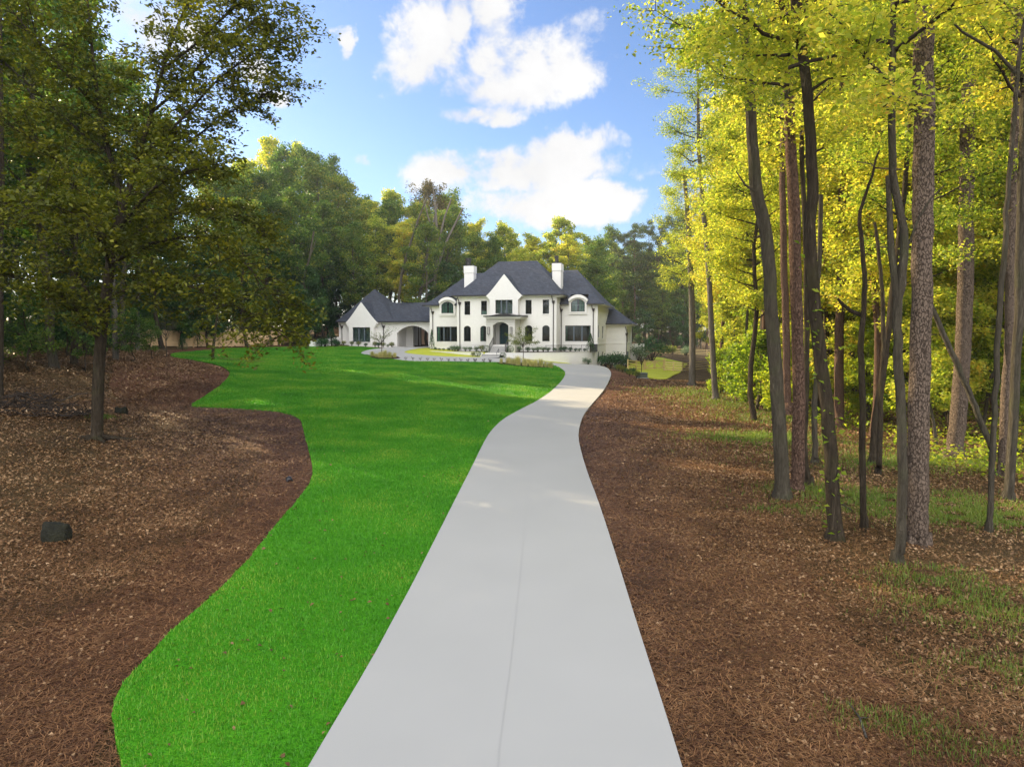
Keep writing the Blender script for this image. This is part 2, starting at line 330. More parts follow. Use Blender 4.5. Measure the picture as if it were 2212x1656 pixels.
def mat_bark(name,c1,c2,vs=(1,1,.16),sc=9.0,strength=1.0,dist=.06,patch=None,plates=False):
    m,t,out=newmat(name); tcn=t.node('ShaderNodeTexCoord'); mp=t.node('ShaderNodeMapping',{0:tcn.outputs['Object'],'Scale':vs})
    dn=t.node('ShaderNodeTexNoise',{'Vector':mp.outputs[0],'Scale':sc*.7,'Detail':5.0,'Roughness':.7})
    if plates:
        add=t.mix(.12,mp.outputs[0],dn.outputs['Color'])
        vo=t.node('ShaderNodeTexVoronoi',{'Vector':add,'Scale':sc},feature='DISTANCE_TO_EDGE')
        f=t.node('ShaderNodeMapRange',{0:vo.outputs[0],1:.0,2:.09}).outputs[0]; h=t.m('ADD',f,t.m('MULTIPLY',dn.outputs[0],.6))
    else:
        wv=t.node('ShaderNodeTexNoise',{'Vector':mp.outputs[0],'Scale':sc*1.6,'Detail':7.0,'Roughness':.75,'Distortion':.4})
        f=t.node('ShaderNodeMapRange',{0:wv.outputs[0],1:.36,2:.62}).outputs[0]; h=f
    c=t.mix(f,c1,c2); c=t.mix(t.m('MULTIPLY',dn.outputs[0],.5),c,tuple(x*.7 for x in c2))
    if patch:
        pn=t.node('ShaderNodeTexNoise',{'Vector':tcn.outputs['Object'],'Scale':1.3,'Detail':5.0}); c=t.mix(t.node('ShaderNodeMapRange',{0:pn.outputs[0],1:.52,2:.68,4:.7}).outputs[0],c,patch)
    p=t.node('ShaderNodeBsdfPrincipled',{0:c,'Roughness':.95,'Specular IOR Level':.1})
    bb=t.node('ShaderNodeBump',{'Strength':strength,'Distance':dist,'Height':h}); t.l.new(bb.outputs[0],p.inputs['Normal']); t.l.new(p.outputs[0],out.inputs[0]); return m
M['bark_pine']=mat_bark('pine_bark',(.06,.043,.032),(.155,.115,.088),(1,1,.5),21.0,1.0,.04,plates=True)
M['bark_red']=mat_bark('reddish_bark',(.06,.034,.024),(.15,.092,.066),(1,1,.4),24.0,1.0,.04,plates=True)
M['bark_grey']=mat_bark('grey_bark',(.05,.042,.03),(.14,.12,.088),patch=(.1,.1,.055))
M['bark_dark']=mat_bark('dark_bark',(.028,.021,.014),(.09,.07,.048),patch=(.07,.065,.03))
M['bark_pale']=mat_bark('pale_bark',(.09,.08,.065),(.21,.185,.155))
M['twig']=pmat('dark_twig',(.035,.025,.018),.9)
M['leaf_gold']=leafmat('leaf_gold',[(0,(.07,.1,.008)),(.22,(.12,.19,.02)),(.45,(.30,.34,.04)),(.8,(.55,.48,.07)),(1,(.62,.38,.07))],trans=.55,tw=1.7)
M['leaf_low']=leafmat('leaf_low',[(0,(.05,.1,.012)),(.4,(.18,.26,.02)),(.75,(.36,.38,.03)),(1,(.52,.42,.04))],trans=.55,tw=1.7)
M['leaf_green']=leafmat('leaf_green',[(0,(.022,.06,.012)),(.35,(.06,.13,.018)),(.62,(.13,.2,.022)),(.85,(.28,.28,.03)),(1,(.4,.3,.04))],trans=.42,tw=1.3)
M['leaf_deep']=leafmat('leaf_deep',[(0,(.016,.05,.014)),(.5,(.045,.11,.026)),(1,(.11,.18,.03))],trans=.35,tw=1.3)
M['leaf_olive']=leafmat('leaf_olive',[(0,(.03,.04,.004)),(.35,(.085,.1,.008)),(.65,(.18,.18,.012)),(.88,(.32,.27,.016)),(1,(.42,.26,.02))],trans=.42,tw=1.3)
M['leaf_brown']=leafmat('leaf_brown',[(0,(.04,.05,.015)),(.4,(.1,.09,.03)),(1,(.22,.13,.05))],trans=.4,tw=1.2)
M['needle']=leafmat('needle_leaf',[(0,(.02,.05,.014)),(.5,(.06,.1,.022)),(1,(.14,.15,.03))],trans=.3,tw=1.2)
M['shrub']=leafmat('shrub_leaf',[(0,(.01,.05,.014)),(.5,(.025,.09,.022)),(1,(.07,.15,.04))],trans=.3)
M['sage']=leafmat('sage_leaf',[(0,(.06,.11,.06)),(.5,(.13,.2,.11)),(1,(.22,.28,.16))],trans=.3)
M['lime']=leafmat('lime_leaf',[(0,(.06,.1,.012)),(.5,(.14,.17,.02)),(1,(.28,.25,.04))],trans=.45)
M['wheat']=leafmat('wheat_grass',[(0,(.3,.32,.08)),(.5,(.55,.5,.2)),(1,(.75,.65,.4))],trans=.4)
M['blade']=leafmat('lawn_blade',[(0,(.028,.13,.005)),(.4,(.05,.235,.008)),(.75,(.09,.31,.013)),(1,(.22,.36,.03))],trans=.35,tcol=(1,1,.8),ns=.33,na=1.5)
M['wildgrass']=leafmat('wild_grass',[(0,(.04,.1,.012)),(.5,(.1,.17,.02)),(1,(.22,.25,.04))],trans=.4)
M['litter']=leafmat('fallen_leaf',[(0,(.05,.025,.01)),(.35,(.16,.085,.035)),(.65,(.33,.2,.1)),(.85,(.5,.34,.2)),(1,(.7,.54,.38))],trans=.15,tcol=(1,.9,.7))
M['strawbit']=leafmat('straw_needles',[(0,(.018,.008,.003)),(.4,(.09,.04,.015)),(.75,(.26,.125,.05)),(1,(.55,.32,.15))],trans=.1,tcol=(1,.9,.7))
M['petal']=pmat('white_petals',(.8,.78,.72),.8)
# ---------------------------------------------------------------- ground and flat surfaces
def axis(lo,hi,n0,n1,step,far):
    a=list(np.arange(n0,n1+1e-6,step)); x=n0; s=step
    while x>lo: s*=1.25; x-=s; a.insert(0,x)
    x=n1; s=step
    while x<hi: s*=1.25; x+=s; a.append(x)
    return np.array(a)
gx=axis(-700,700,-45,32,.9,0); gy=axis(-150,1200,-4,105,.9,0)
GX,GY=np.meshgrid(gx,gy); GZ=th(GX,GY)-.05
GZ=GZ+ .05*(np.sin(GX*.9+GY*.37)*np.sin(GY*.71-GX*.2)-1)*np.clip((np.hypot(GX,GY-20)-0)/60,0,1)
nx,ny=len(gx),len(gy); ii=(np.arange(ny-1)[:,None]*nx+np.arange(nx-1)[None]); gq=np.stack([ii,ii+1,ii+nx+1,ii+nx],-1).reshape(-1,4)
tag(npobj('ground',np.stack([GX,GY,GZ],-1).reshape(-1,3),gq,M['floor'],smooth=True),kind='structure')
def inpoly(x,y,P):
    x=np.asarray(x);y=np.asarray(y);r=np.zeros(x.shape,bool); n=len(P)
    for i in range(n):
        x0,y0=P[i];x1,y1=P[(i+1)%n]
        if y0==y1: continue
        c=((y0>y)!=(y1>y))&(x<(x1-x0)*(y-y0)/(y1-y0)+x0); r^=c
    return r
def resample(P,step,closed=True,smooth=2):
    P=[np.array(p[:2],float) for p in P]
    for _ in range(smooth):
        Q=[]; n=len(P)
        for i in range(n if closed else n-1):
            a,b=P[i],P[(i+1)%n]; Q+= [a*.75+b*.25,a*.25+b*.75]
        if not closed: Q=[P[0]]+Q+[P[-1]]
        P=Q
    out=[]; n=len(P)
    for i in range(n if closed else n-1):
        a,b=P[i],P[(i+1)%n]; L=np.linalg.norm(b-a); k=max(1,int(L/(step*(.4 if a[1]<20 else 1))))
        out+=[a+(b-a)*j/k for j in range(k)]
    # drop near-duplicates
    res=[out[0]]
    for p in out[1:]:
        if np.linalg.norm(p-res[-1])>.05: res.append(p)
    return res
def sheet(name,P,mat,off,step=.9,skirt=.12,smooth=2,zf=None,edge=0,rs=0):
    """drape a polygon (ground coordinates) over the terrain"""
    B=resample(P,step*.7,smooth=smooth)
    if edge:
        rg=np.random.default_rng(5); B=[p+rg.normal(0,edge,2) for p in B]
    B=np.array(B); x0,y0=B.min(0);x1,y1=B.max(0)
    gxx,gyy=np.meshgrid(np.arange(x0,x1,step)+step*.37,np.arange(y0,y1,step)+step*.21); gxx=gxx.ravel();gyy=gyy.ravel(); ok=inpoly(gxx,gyy,B)
    pts=[Vector(map(float,p)) for p in B]+[Vector((float(a),float(b))) for a,b in zip(gxx[ok],gyy[ok])]
    n=len(B); r=delaunay_2d_cdt(pts,[(i,(i+1)%n) for i in range(n)],[],0,1e-4)
    vs=np.array([list(v) for v in r[0]]); fs=np.array(r[2]); c=vs[fs].mean(1); fs=fs[inpoly(c[:,0],c[:,1],B)]
    z=(th(vs[:,0],vs[:,1]) if zf is None else zf(vs[:,0],vs[:,1]))+off
    me=MB(); me.v=[(a,b,float(cc)) for (a,b),cc in zip(vs,z)]; me.f=[tuple(map(int,f)) for f in fs]
    zb=(th(B[:,0],B[:,1]) if zf is None else zf(B[:,0],B[:,1]))+off; b0=len(me.v)
    for (a,b),cc in zip(B,zb): me.v+=[(float(a),float(b),float(cc)),(float(a),float(b),float(cc)-skirt)]
    for i in range(n): j=(i+1)%n; me.f.append((b0+2*i,b0+2*j,b0+2*j+1,b0+2*i+1))
    o=me.build(name,mat); o.data.polygons.foreach_set('use_smooth',np.array([True]*len(fs)+[False]*n)); return o,B
def G(L): return [tuple(gp(*p)[:2]) for p in L]
LE=[(800,1440),(850,1345),(890,1270),(930,1190),(965,1120),(995,1060),(1020,1010),(1040,968),(1058,935),(1085,908),(1120,888),(1160,868),(1195,843),(1215,822),(1223,806),(1213,795),(1190,788)]
FE=[(1150,785.5),(1100,783.5),(1050,782.5),(1000,781.5),(950,781),(900,781),(878,780),(842,775),(803,768),(783,765.5),(779,762)]
UE=[(797,756),(829,752.5),(856,749)]
RE=[(1289,789),(1308,793.4),(1317,799),(1321,808),(1317,820),(1311,833),(1300,850),(1276,877),(1259,900),(1251,925),(1249,950),(1257,985),(1271,1030),(1290,1080),(1310,1140),(1335,1220),(1362,1310),(1390,1400)]
near_l=[(-1.95,6.3),(-1.75,8.0)]; near_r=[(1.68,6.4),(1.78,8.4)]
def lf(p): return p
gLE=G(LE); gFE=G(FE); gUE=G(UE); gRE=G(RE)
DL0=[(-2.15,3.0),(-1.95,6.3)]; 
# forecourt inner boundary
gIN=G([(925,751.5),(912,752),(872,759.5),(876,763.5),(905,767),(950,770.5),(1000,772),(1040,772.5),(1088,772),(1139,776),(1192,785),(1242,787.3)])
drive=[(1.45,3.0)]+[(-2.15,3.0)]+[(-1.95,6.3)]+gLE+gFE+gUE+[(-13.6,97.5),(-13.2,104.5),(-6.5,104.5),(-7.6,98.2)]+gIN+gRE+[(1.67,6.4)]
drv,DRIVE=sheet('driveway',drive,M['conc'],.07,smooth=1,step=.9)
tag(drv,kind='structure')
def joint(pts,w_=.012):
    P=np.array([p[:2] for p in pts],float); t=np.gradient(P,axis=0); t/=np.linalg.norm(t,axis=1)[:,None]; n_=np.stack([-t[:,1],t[:,0]],1)*w_/2
    A=P+n_;B=P-n_; k=len(P); vs=[(a,b,float(th(a,b))+.074) for a,b in A]+[(a,b,float(th(a,b))+.074) for a,b in B]; return MB().add(vs,[(i,i+1,k+i+1,k+i) for i in range(k-1)])
_L=np.array([(-1.95,6.3)]+[p for p in gLE]); _Rr=np.array([(1.67,6.4)]+[p for p in gRE[::-1]])
def along(P,Y): return np.array([np.interp(Y,P[:,1],P[:,0]),Y])
ys=np.arange(4.2,66,.6); cl=[(along(_L,y)+along(_Rr,y))/2 for y in ys]
M['joint']=pmat('joint_grey',(.36,.357,.348),.9)  # joint strip slightly darker than the concrete
joint(cl,.006).build('expansion_joint',M['joint'],drv)
# lawn
LW=[(244,1560),(249,1522),(262,1487),(285,1460),(350,1385),(420,1325),(480,1270),(540,1205),(600,1130),(650,1075),(676,1035),(676,1005),(664,965),(655,925),(648,905),(620,893),(560,886),(500,882),(440,880),(405,877),(440,858),(480,832),(498,812),(494,798),(470,788),(420,778),(380,772),(365,768),(380,762),(430,758),(480,752.5),(540,751),(600,750),(660,748.5),(700,748),(735,748),(775,749)]
gLW=G(LW)
lawnP=[(-2.15,3.0),(-2.25,3.0),(-2.9,4.8)]+G([(268,1656),(252,1610)])+gLW+G([(829,752.5),(797,756),(779,762)])+[ (p[0],p[1]) for p in gFE[::-1]]+gLE[::-1]+[(-1.95,6.3)]
lawn,LAWN=sheet('lawn',lawnP,M['lawn'],.035,smooth=1,step=1.2,edge=.012); tag(lawn,kind='structure')
# straw beds either side
strR=[(1.45,3.0),(1.67,6.4)]+gRE[::-1]+G([(1308,793),(1330,800),(1380,812),(1430,822),(1480,832),(1520,850),(1570,868),(1640,895),(1640,960),(1640,1050),(1680,1150),(1780,1280),(1900,1480)])+[(6,6.5),(6.5,3)]
st,_=sheet('pine_straw_bed',strR,M['straw'],-.015,smooth=1,step=1.0,edge=.1,skirt=.05); tag(st,kind='structure')
gl=G([(500,840),(498,812),(494,798),(470,788),(420,778),(365,768),(300,768),(255,775),(240,800),(235,850),(300,872),(405,877)])
st,_=sheet('mulch_bank',gl,M['straw'],-.015,smooth=1,step=1.0,edge=.08,skirt=.05); tag(st,kind='structure')
gl=[(-3.0,3.0),(-4.2,6.6)]+G([(244,1560),(249,1522),(262,1487),(285,1460),(350,1385),(420,1325),(480,1270),(540,1205),(600,1130),(650,1075),(676,1035),(676,1005),(664,965),(655,925),(648,905),(620,893),(560,886),(530,900),(560,960),(570,1040),(480,1130),(330,1220),(120,1350)])+[(-9,7),(-7,3)]
st,_=sheet('pine_straw_bed',gl,M['straw'],-.015,smooth=1,step=1.0,edge=.08,skirt=.05); tag(st,kind='structure')
# mulch along the left fence
gl=G([(365,768),(380,762),(430,758),(480,752.5),(540,751),(600,750),(660,748.5),(735,748),(735,742),(690,740),(640,742),(600,745),(450,748),(360,756)])
st,_=sheet('mulch_bank',gl,M['straw'],-.015,smooth=0,step=1.5,skirt=.05); tag(st,kind='structure')
# ring of mulch round the young lawn tree
c=gp(460,773); 
rg=[(c[0]+4.2*math.cos(a)+1.2,c[1]+1.4*math.sin(a)) for a in np.linspace(0,6.28,20,endpoint=False)]
st,_=sheet('mulch_ring',rg,M['straw'],.06,smooth=1,step=.6,skirt=.05); tag(st,kind='structure')
# right olive lawn
z4=lambda x,y:((1500+x/5.52)*.8848,(750+y/5.52)*.8848)
gl=[z4(*p) for p in [(150,860),(290,925),(450,945),(600,965),(730,965),(800,910),(900,868),(905,840),(1000,760),(930,745),(700,690),(560,668),(500,700),(300,740),(170,780)]]
gl=[tuple(gp(*p)[:2]) for p in gl]
olr,_=sheet('side_lawn',gl,M['olive'],.03,smooth=1,step=1.0); tag(olr,kind='structure')
# olive lawn inside the forecourt
gl=gIN+[(6,84.5),(0,88),(-8,92)]
ol2,_=sheet('front_lawn',gl,M['olive'],.03,smooth=0,step=1.0); tag(ol2,kind='structure')
# ---------------------------------------------------------------- the house
house=empty('house',(HO[0],HO[1],0),-HTH,'large cream stucco two-storey house with dark slate hip roofs and attached garage wing','house')
def FR(v0): return lambda a,b,d:(a,v0+d,b)          # facade seen from the front: a=u, b=z, d inwards
def SR(u0): return lambda a,b,d:(u0-d,a,b)          # right-hand side wall: a=v
def facade(mb,outl,holes,mp,dep=.22):
    pts=[];ed=[]
    for poly in [outl]+holes:
        b=len(pts); n=len(poly); pts+= [Vector(p) for p in poly]; ed+=[(b+i,b+(i+1)%n) for i in range(n)]
    r=delaunay_2d_cdt(pts,ed,[],0,1e-5); vs=[(p.x,p.y) for p in r[0]]; fs=[]
    for f in r[2]:
        cx=sum(vs[i][0] for i in f)/len(f); cy_=sum(vs[i][1] for i in f)/len(f)
        if bool(inpoly(np.array([cx]),np.array([cy_]),outl)[0]) and not any(bool(inpoly(np.array([cx]),np.array([cy_]),h)[0]) for h in holes): fs.append(tuple(f))
    mb.add([mp(a,b,0) for a,b in vs],fs)
    for h in holes:
        n=len(h); mb.add([mp(a,b,0) for a,b in h]+[mp(a,b,dep) for a,b in h],[(i,(i+1)%n,n+(i+1)%n,n+i) for i in range(n)])
def rect(a0,a1,b0,b1): return [(a0,b0),(a1,b0),(a1,b1),(a0,b1)]
def arch(a0,a1,b0,b1,rise,n=12):
    w_=(a1-a0)/2; Rr=(w_*w_+rise*rise)/(2*rise); cx=(a0+a1)/2; cz=b1-Rr; t0=math.asin(min(1,w_/Rr))
    if rise>=w_*.999: t0=math.pi/2
    return [(a0,b0),(a1,b0)]+[(cx+Rr*math.sin(t0-2*t0*i/n),cz+Rr*math.cos(t0-2*t0*i/n)) for i in range(n+1)]
def window(mp,a0,a1,b0,b1,rise=0,bays=1,cols=2,rows=3,sill=True,curt=None,parent=None,d0=.10,blind=None):
    P=rect(a0,a1,b0,b1) if not rise else arch(a0,a1,b0,b1,rise); n=len(P); cx=(a0+a1)/2; cz=(b0+b1)/2
    fw=.075; sxx=1-2*fw/(a1-a0); sz=1-2*fw/(b1-b0); Q=[(cx+(a-cx)*sxx,cz+(b-cz)*sz) for a,b in P]
    mb=MB(); vs=[mp(a,b,d0) for a,b in P]+[mp(a,b,d0) for a,b in Q]+[mp(a,b,d0+.07) for a,b in P]+[mp(a,b,d0+.07) for a,b in Q]
    mb.add(vs,[(i,(i+1)%n,n+(i+1)%n,n+i) for i in range(n)]+[(n+i,n+(i+1)%n,3*n+(i+1)%n,3*n+i) for i in range(n)]+[(2*n+i,3*n+i,3*n+(i+1)%n,2*n+(i+1)%n) for i in range(n)])
    def top(a):
        if not rise: return b1-fw
        w_=(a1-a0)/2; Rr=(w_*w_+rise*rise)/(2*rise); return b1-Rr+math.sqrt(max(0,Rr*Rr-(a-cx)**2))-fw
    def bx(x0,x1,y0,y1,e0,e1):
        p=[mp(a,b,d) for a,b,d in ((x0,y0,e0),(x1,y0,e0),(x1,y0,e1),(x0,y0,e1),(x0,y1,e0),(x1,y1,e0),(x1,y1,e1),(x0,y1,e1))]
        return p,[(0,1,2,3),(4,5,6,7),(0,1,5,4),(1,2,6,5),(2,3,7,6),(3,0,4,7)]
    wv=(a1-a0-2*fw)/bays; mt=.028
    for k in range(bays):
        for j in range(1,cols):
            x=a0+fw+wv*k+wv*j/cols; mb.add(*bx(x-mt/2,x+mt/2,b0+fw,top(x),d0+.012,d0+.05))
    for j in range(1,rows):
        z=b0+fw+(b1-b0-2*fw)*j/rows
        xx0,xx1=a0+fw,a1-fw
        mb.add(*bx(xx0,xx1,z-mt/2,z+mt/2,d0+.014,d0+.048))
    o=mb.build('window',M['frame'],parent or house)
    if bays>1:
        mm=MB()
        for k in range(1,bays): x=a0+fw+wv*k; mm.add(*bx(x-.09,x+.09,b0+fw,top(x),d0-.02,d0+.06))
        mm.build('mullion',M['mullion'],o)
    g=MB(); g.add([mp(a,b,d0+.056) for a,b in P],[tuple(range(n))]); g.build('pane',M['glass'],o)
    if sill:
        s=MB(); s.add(*bx(a0-.08,a1+.08,b0-.12,b0,-.06,d0)); s.build('sill',M['trim'],o)
    if curt:
        for (c0,c1) in curt:
            x=a0+(a1-a0)*c0; x1=a0+(a1-a0)*c1; k=max(4,int((x1-x)/.06)); vs=[];fs=[]
            for i in range(k+1):
                q=x+(x1-x)*i/k; d=d0+.2+.04*math.sin(i*1.9); vs+= [mp(q,b0+.02,d),mp(q,min(b1-.02,top(q)+fw),d)]
            for i in range(k): fs.append((2*i,2*i+1,2*i+3,2*i+2))
            MB().add(vs,fs).build('curtain',M['curtain'],o)
    if blind:
        MB().add(*bx(a0+.05,a1-.05,b0+.03,b0+(b1-b0)*blind,d0+.15,d0+.16)).build('curtain',M['curtain'],o)
    return o
ZB,ZT=2.53,1.6      # first floor line, terrace
UR=18.2; ZE=8.75; ZW=7.62; ZA=5.2; ZG=5.5
def W2(x0,y0,x1,y1,v): a0,b1=f2(x0,y0,v); a1,b0=f2(x1,y1,v); return a0,a1,b0,b1
def W1(x0,y0,x1,y1,v): a0,b1=f1(x0,y0,v); a1,b0=f1(x1,y1,v); return a0,a1,b0,b1
main_w=[(W2(155,622,220,775,0),0,dict(cols=2,rows=4)),(W2(342,618,408,772,0),0,dict(cols=2,rows=3,blind=.27)),(W2(842,608,910,766,0),0,dict(cols=2,rows=4)),(W2(1035,605,1106,763,0),0,dict(cols=2,rows=4)),
 (W2(148,898,227,1073,0),.3,dict(cols=2,rows=5)),(W2(333,898,408,1073,0),.3,dict(cols=2,rows=5,curt=[(0,.4)])),(W2(835,893,918,1072,0),.3,dict(cols=2,rows=5)),(W2(1030,892,1112,1072,0),.3,dict(cols=2,rows=5))]
mw=MB(); hol=[(rect(*a) if not r else arch(*a,r)) for a,r,_ in main_w]
facade(mw,rect(0,13.3,.2,ZE),hol,FR(0))
facade(mw,rect(0,2.8,.2,ZE),[],SR(13.3)); facade(mw,rect(0,2.8,.2,ZE),[],SR(0))
mw.box((0,11,.2),(13.3,11.2,ZE)); mw.build('wall',M['white'],house)
for a,r,k in main_w: window(FR(0),*a,rise=r,**k)
# right wing
rw_w=[(W2(1288,895,1572,1073,2.8),0,dict(bays=3,cols=2,rows=4,curt=[(0,.07),(.93,1)]))]
lw_w=[(W1(1590,907,1828,1075,2.8),0,dict(bays=3,cols=2,rows=4))]
UL=f1(1515,900,2.8)[0]
dr=W2(1353,600,1507,738,2.6); dl=W1(1643,628,1780,757,2.6)
mb=MB(); holes=[rect(*a) for a,r,_ in rw_w]
facade(mb,rect(13.3,UR,.0,ZW),holes+[rect(dr[0]-.05,dr[1]+.05,dr[2]-.05,ZW-.02)],FR(2.8),dep=.01)
sw=[]
for (x0,y0,x1,y1) in [(1658,893,1672,1030),(1704,903,1717,1040),(1771,915,1783,1045),(1658,1190,1672,1300),(1704,1190,1717,1303)]:
    a0,b1=sid(*z2(x0,y0),UR); a1,_=sid(*z2(x1,y1),UR); _,b0=sid(*z2(x0,y1),UR); a0,a1=min(a0,a1),max(a0,a1); sw.append((a0,a1,b0,b1))
a0,b1=sid(*z2(1760,1190),UR); a1,_=sid(*z2(1788,1190),UR); dd=(a0,min(a1,15.6),.1,b1)
facade(mb,rect(2.8,16,-.6,ZW),[rect(*a) for a in sw]+([rect(*dd)] if dd[1]>dd[0] else []),SR(UR))
mb.box((13.3,16.0,-.6),(UR,16.2,ZW)); mb.build('wall',M['white'],house)
for a,r,k in rw_w: window(FR(2.8),*a,rise=r,**k)
for a in sw: window(SR(UR),*a,cols=2,rows=4)
MB().add([(UR-.2,dd[0],dd[2]),(UR-.2,dd[1],dd[2]),(UR-.2,dd[1],dd[3]),(UR-.2,dd[0],dd[3])],[(0,1,2,3)]).build('basement_door',M['garage'],house)
mb=MB(); facade(mb,rect(UL,0,.6,ZW),[rect(a[0],min(a[1],-.02),a[2],a[3]) for a,r,_ in lw_w]+[rect(dl[0]-.05,dl[1]+.05,dl[2]-.05,ZW-.02)],FR(2.8)); facade(mb,rect(2.8,16,.6,ZW),[],SR(UL)); mb.box((UL,16,.6),(0,16.2,ZW)); mb.build('wall',M['white'],house)
a=lw_w[0][0]; window(FR(2.8),a[0],min(a[1],-.02),a[2],a[3],bays=3,cols=2,rows=4,curt=[(0,.12)])
# rooms behind the glass
mb=MB(); mb.box((.25,5,1),(13.05,5.1,ZE-.1)); mb.box((13.4,7,1),(UR-.4,7.1,ZW)); mb.box((UL+.3,7,1),(-.1,7.1,ZW)); mb.box((UL+.3,3.2,5.6),(UR-.4,7,5.75)); mb.box((.25,.4,5.6),(13.05,3.1,5.75)); mb.box((UL+.3,3.2,2.4),(UR-.4,7,2.5))
mb.build('room_partition',M['inner'],house)
# floor-line band, plinth
mb=MB()
mb.box((-.05,-.05,ZB-.07),(4.8,0,ZB+.07)); mb.box((8.65,-.05,ZB-.07),(13.35,0,ZB+.07)); mb.box((13.3,0,ZB-.07),(13.35,2.75,ZB+.07)); mb.box((13.35,2.75,ZB-.07),(UR+.05,2.8,ZB+.07)); mb.box((UR,2.8,ZB-.07),(UR+.05,13,ZB+.07)); mb.box((UL-.05,2.75,ZB-.07),(-.05,2.8,ZB+.07))
mb.split('band_course',M['trim'],house)
# hip roofs
def hip(name,e,zr,ze,u0r,u1r,vr,flare=.42,n=10,vr1=None,cut=None):
    u0,u1,v0,v1=e; vr1=vr if vr1 is None else vr1; mb=MB(); rings=[]
    for i in range(n+1):
        t=i/n; z=ze+(zr-ze)*(t-flare*t*(1-t)**3)
        rings.append([(u0+(u0r-u0)*t,v0+(vr-v0)*t,z),(u1+(u1r-u1)*t,v0+(vr-v0)*t,z),(u1+(u1r-u1)*t,v1+(vr1-v1)*t,z),(u0+(u0r-u0)*t,v1+(vr1-v1)*t,z)])
    vs=[p for r_ in rings for p in r_]; fs=[]
    for i in range(n):
        for j in range(4):
            if j==0 and cut and rings[i][0][2]<cut[2]:
                (a0,va,za),(b0,_,_)=rings[i][0],rings[i][1]; (a1,vb,zb_),(b1,_,_)=rings[i+1][0],rings[i+1][1]
                mb.add([(a0,va,za),(cut[0],va,za),(cut[0],vb,zb_),(a1,vb,zb_)],[(0,1,2,3)]); mb.add([(cut[1],va,za),(b0,va,za),(b1,vb,zb_),(cut[1],vb,zb_)],[(0,1,2,3)]); continue
            fs.append((4*i+j,4*i+(j+1)%4,4*i+4+(j+1)%4,4*i+4+j))
    fs.append((4*n,4*n+1,4*n+2,4*n+3))
    b=len(mb.v); mb.v+=[tuple(map(float,p)) for p in vs]; mb.f+=[tuple(b+i for i in f) for f in fs]
    o=mb.build(name,M['roof'],house)
    f=MB(); t=.14
    if cut:
        for xa,xb in ((u0,cut[0]),(cut[1],u1)): f.add([(xa,v0,ze),(xb,v0,ze),(xb,v0,ze-t),(xa,v0,ze-t)],[(0,1,2,3)])
        f.add([(u0,v0,ze),(u1,v0,ze),(u1,v1,ze),(u0,v1,ze),(u0,v0,ze-t),(u1,v0,ze-t),(u1,v1,ze-t),(u0,v1,ze-t)],[(1,2,6,5),(2,3,7,6),(3,0,4,7)])
        f.build('gutter',M['black'],o); s=MB()
        for xa,xb in ((u0,cut[0]),(cut[1],u1)): s.box((xa+.03,v0+.03,ze-t-.01),(xb-.001,2.8,ze-t-.003))
        s.box((u1-.9,2.8,ze-t-.01),(u1-.03,v1-.03,ze-t-.003)); s.box((u0+.03,2.8,ze-t-.01),(u0+.9,v1-.03,ze-t-.003)); s.build('soffit',M['trim'],o); return o
    f.add([(u0,v0,ze),(u1,v0,ze),(u1,v1,ze),(u0,v1,ze),(u0,v0,ze-t),(u1,v0,ze-t),(u1,v1,ze-t),(u0,v1,ze-t)],[(0,1,5,4),(1,2,6,5),(2,3,7,6),(3,0,4,7)])
    f.build('gutter',M['black'],o)
    s=MB(); s.add([(u0+.03,v0+.03,ze-t-.003),(u1-.03,v0+.03,ze-t-.003),(u1-.03,v1-.03,ze-t-.003),(u0+.03,v1-.03,ze-t-.003)],[(0,1,2,3)])
    s.box((u0+.35,v0+.35,ze-t-.16),(u1-.35,v1-.35,ze-t-.02)); s.build('soffit',M['trim'],o)
    return o
rm=hip('roof',(-.55,14.2,-.65,11.8),13.75,8.9,4.25,9.6,5.5)
UA=UR+.85
hip('roof',(9.0,UA,2.15,16.9),12.75,7.8,11.0,14.5,9.4,flare=.38,cut=(dr[0]-.28,dr[1]+.28,9.0))
ULR=UL-.85
lr=f1(1900,345,9.4)
hip('roof',(ULR,4.5,2.15,16.9),12.6,7.8,lr[0]+1.0,3.0,9.4,flare=.38,cut=(dl[0]-.28,dl[1]+.28,9.0))
# rear annex on the right
mb=MB(); AX1=21.15
facade(mb,rect(UR,AX1,-.6,ZA),[],FR(13))
a0,b1=sid(*z2(1985,935),AX1); a1,b0=sid(*z2(1995,1080),AX1); c0,_=sid(*z2(2012,935),AX1); c1,_=sid(*z2(2020,935),AX1)
sx=[(min(a0,a1),max(a0,a1),b0,b1),(min(c0,c1),max(c0,c1),b0,b1)]
AV=sid(*z2(2035,1000),AX1)[0]; AV=max(AV,15.5)
facade(mb,rect(13,AV,-.6,ZA),[rect(*q) for q in sx if q[1]<AV-.1],SR(AX1)); mb.box((UR,AV,-.6),(AX1,AV+.2,ZA))
mb.build('wall',M['white'],house)
for q in sx:
    if q[1]<AV-.1: window(SR(AX1),*q,cols=1,rows=3,sill=False)
hip('roof',(UR-1.5,AX1+.8,12.3,AV+.9),8.0,ZA+.12,UR-1.0,UR+.2,(13+AV)/2,flare=.3)
mb=MB(); mb.box((UR+.05,12.95,ZB-.07),(AX1+.05,13,ZB+.07)); mb.box((AX1,13,ZB-.07),(AX1+.05,AV,ZB+.07)); mb.split('band_course',M['trim'],house)
bw=f2(2145,1112,15)
mb=MB(); mb.box((AX1,AV-.6,-.8),(bw[0],AV-.3,bw[1])); mb.build('garden_wall',M['white'],house)
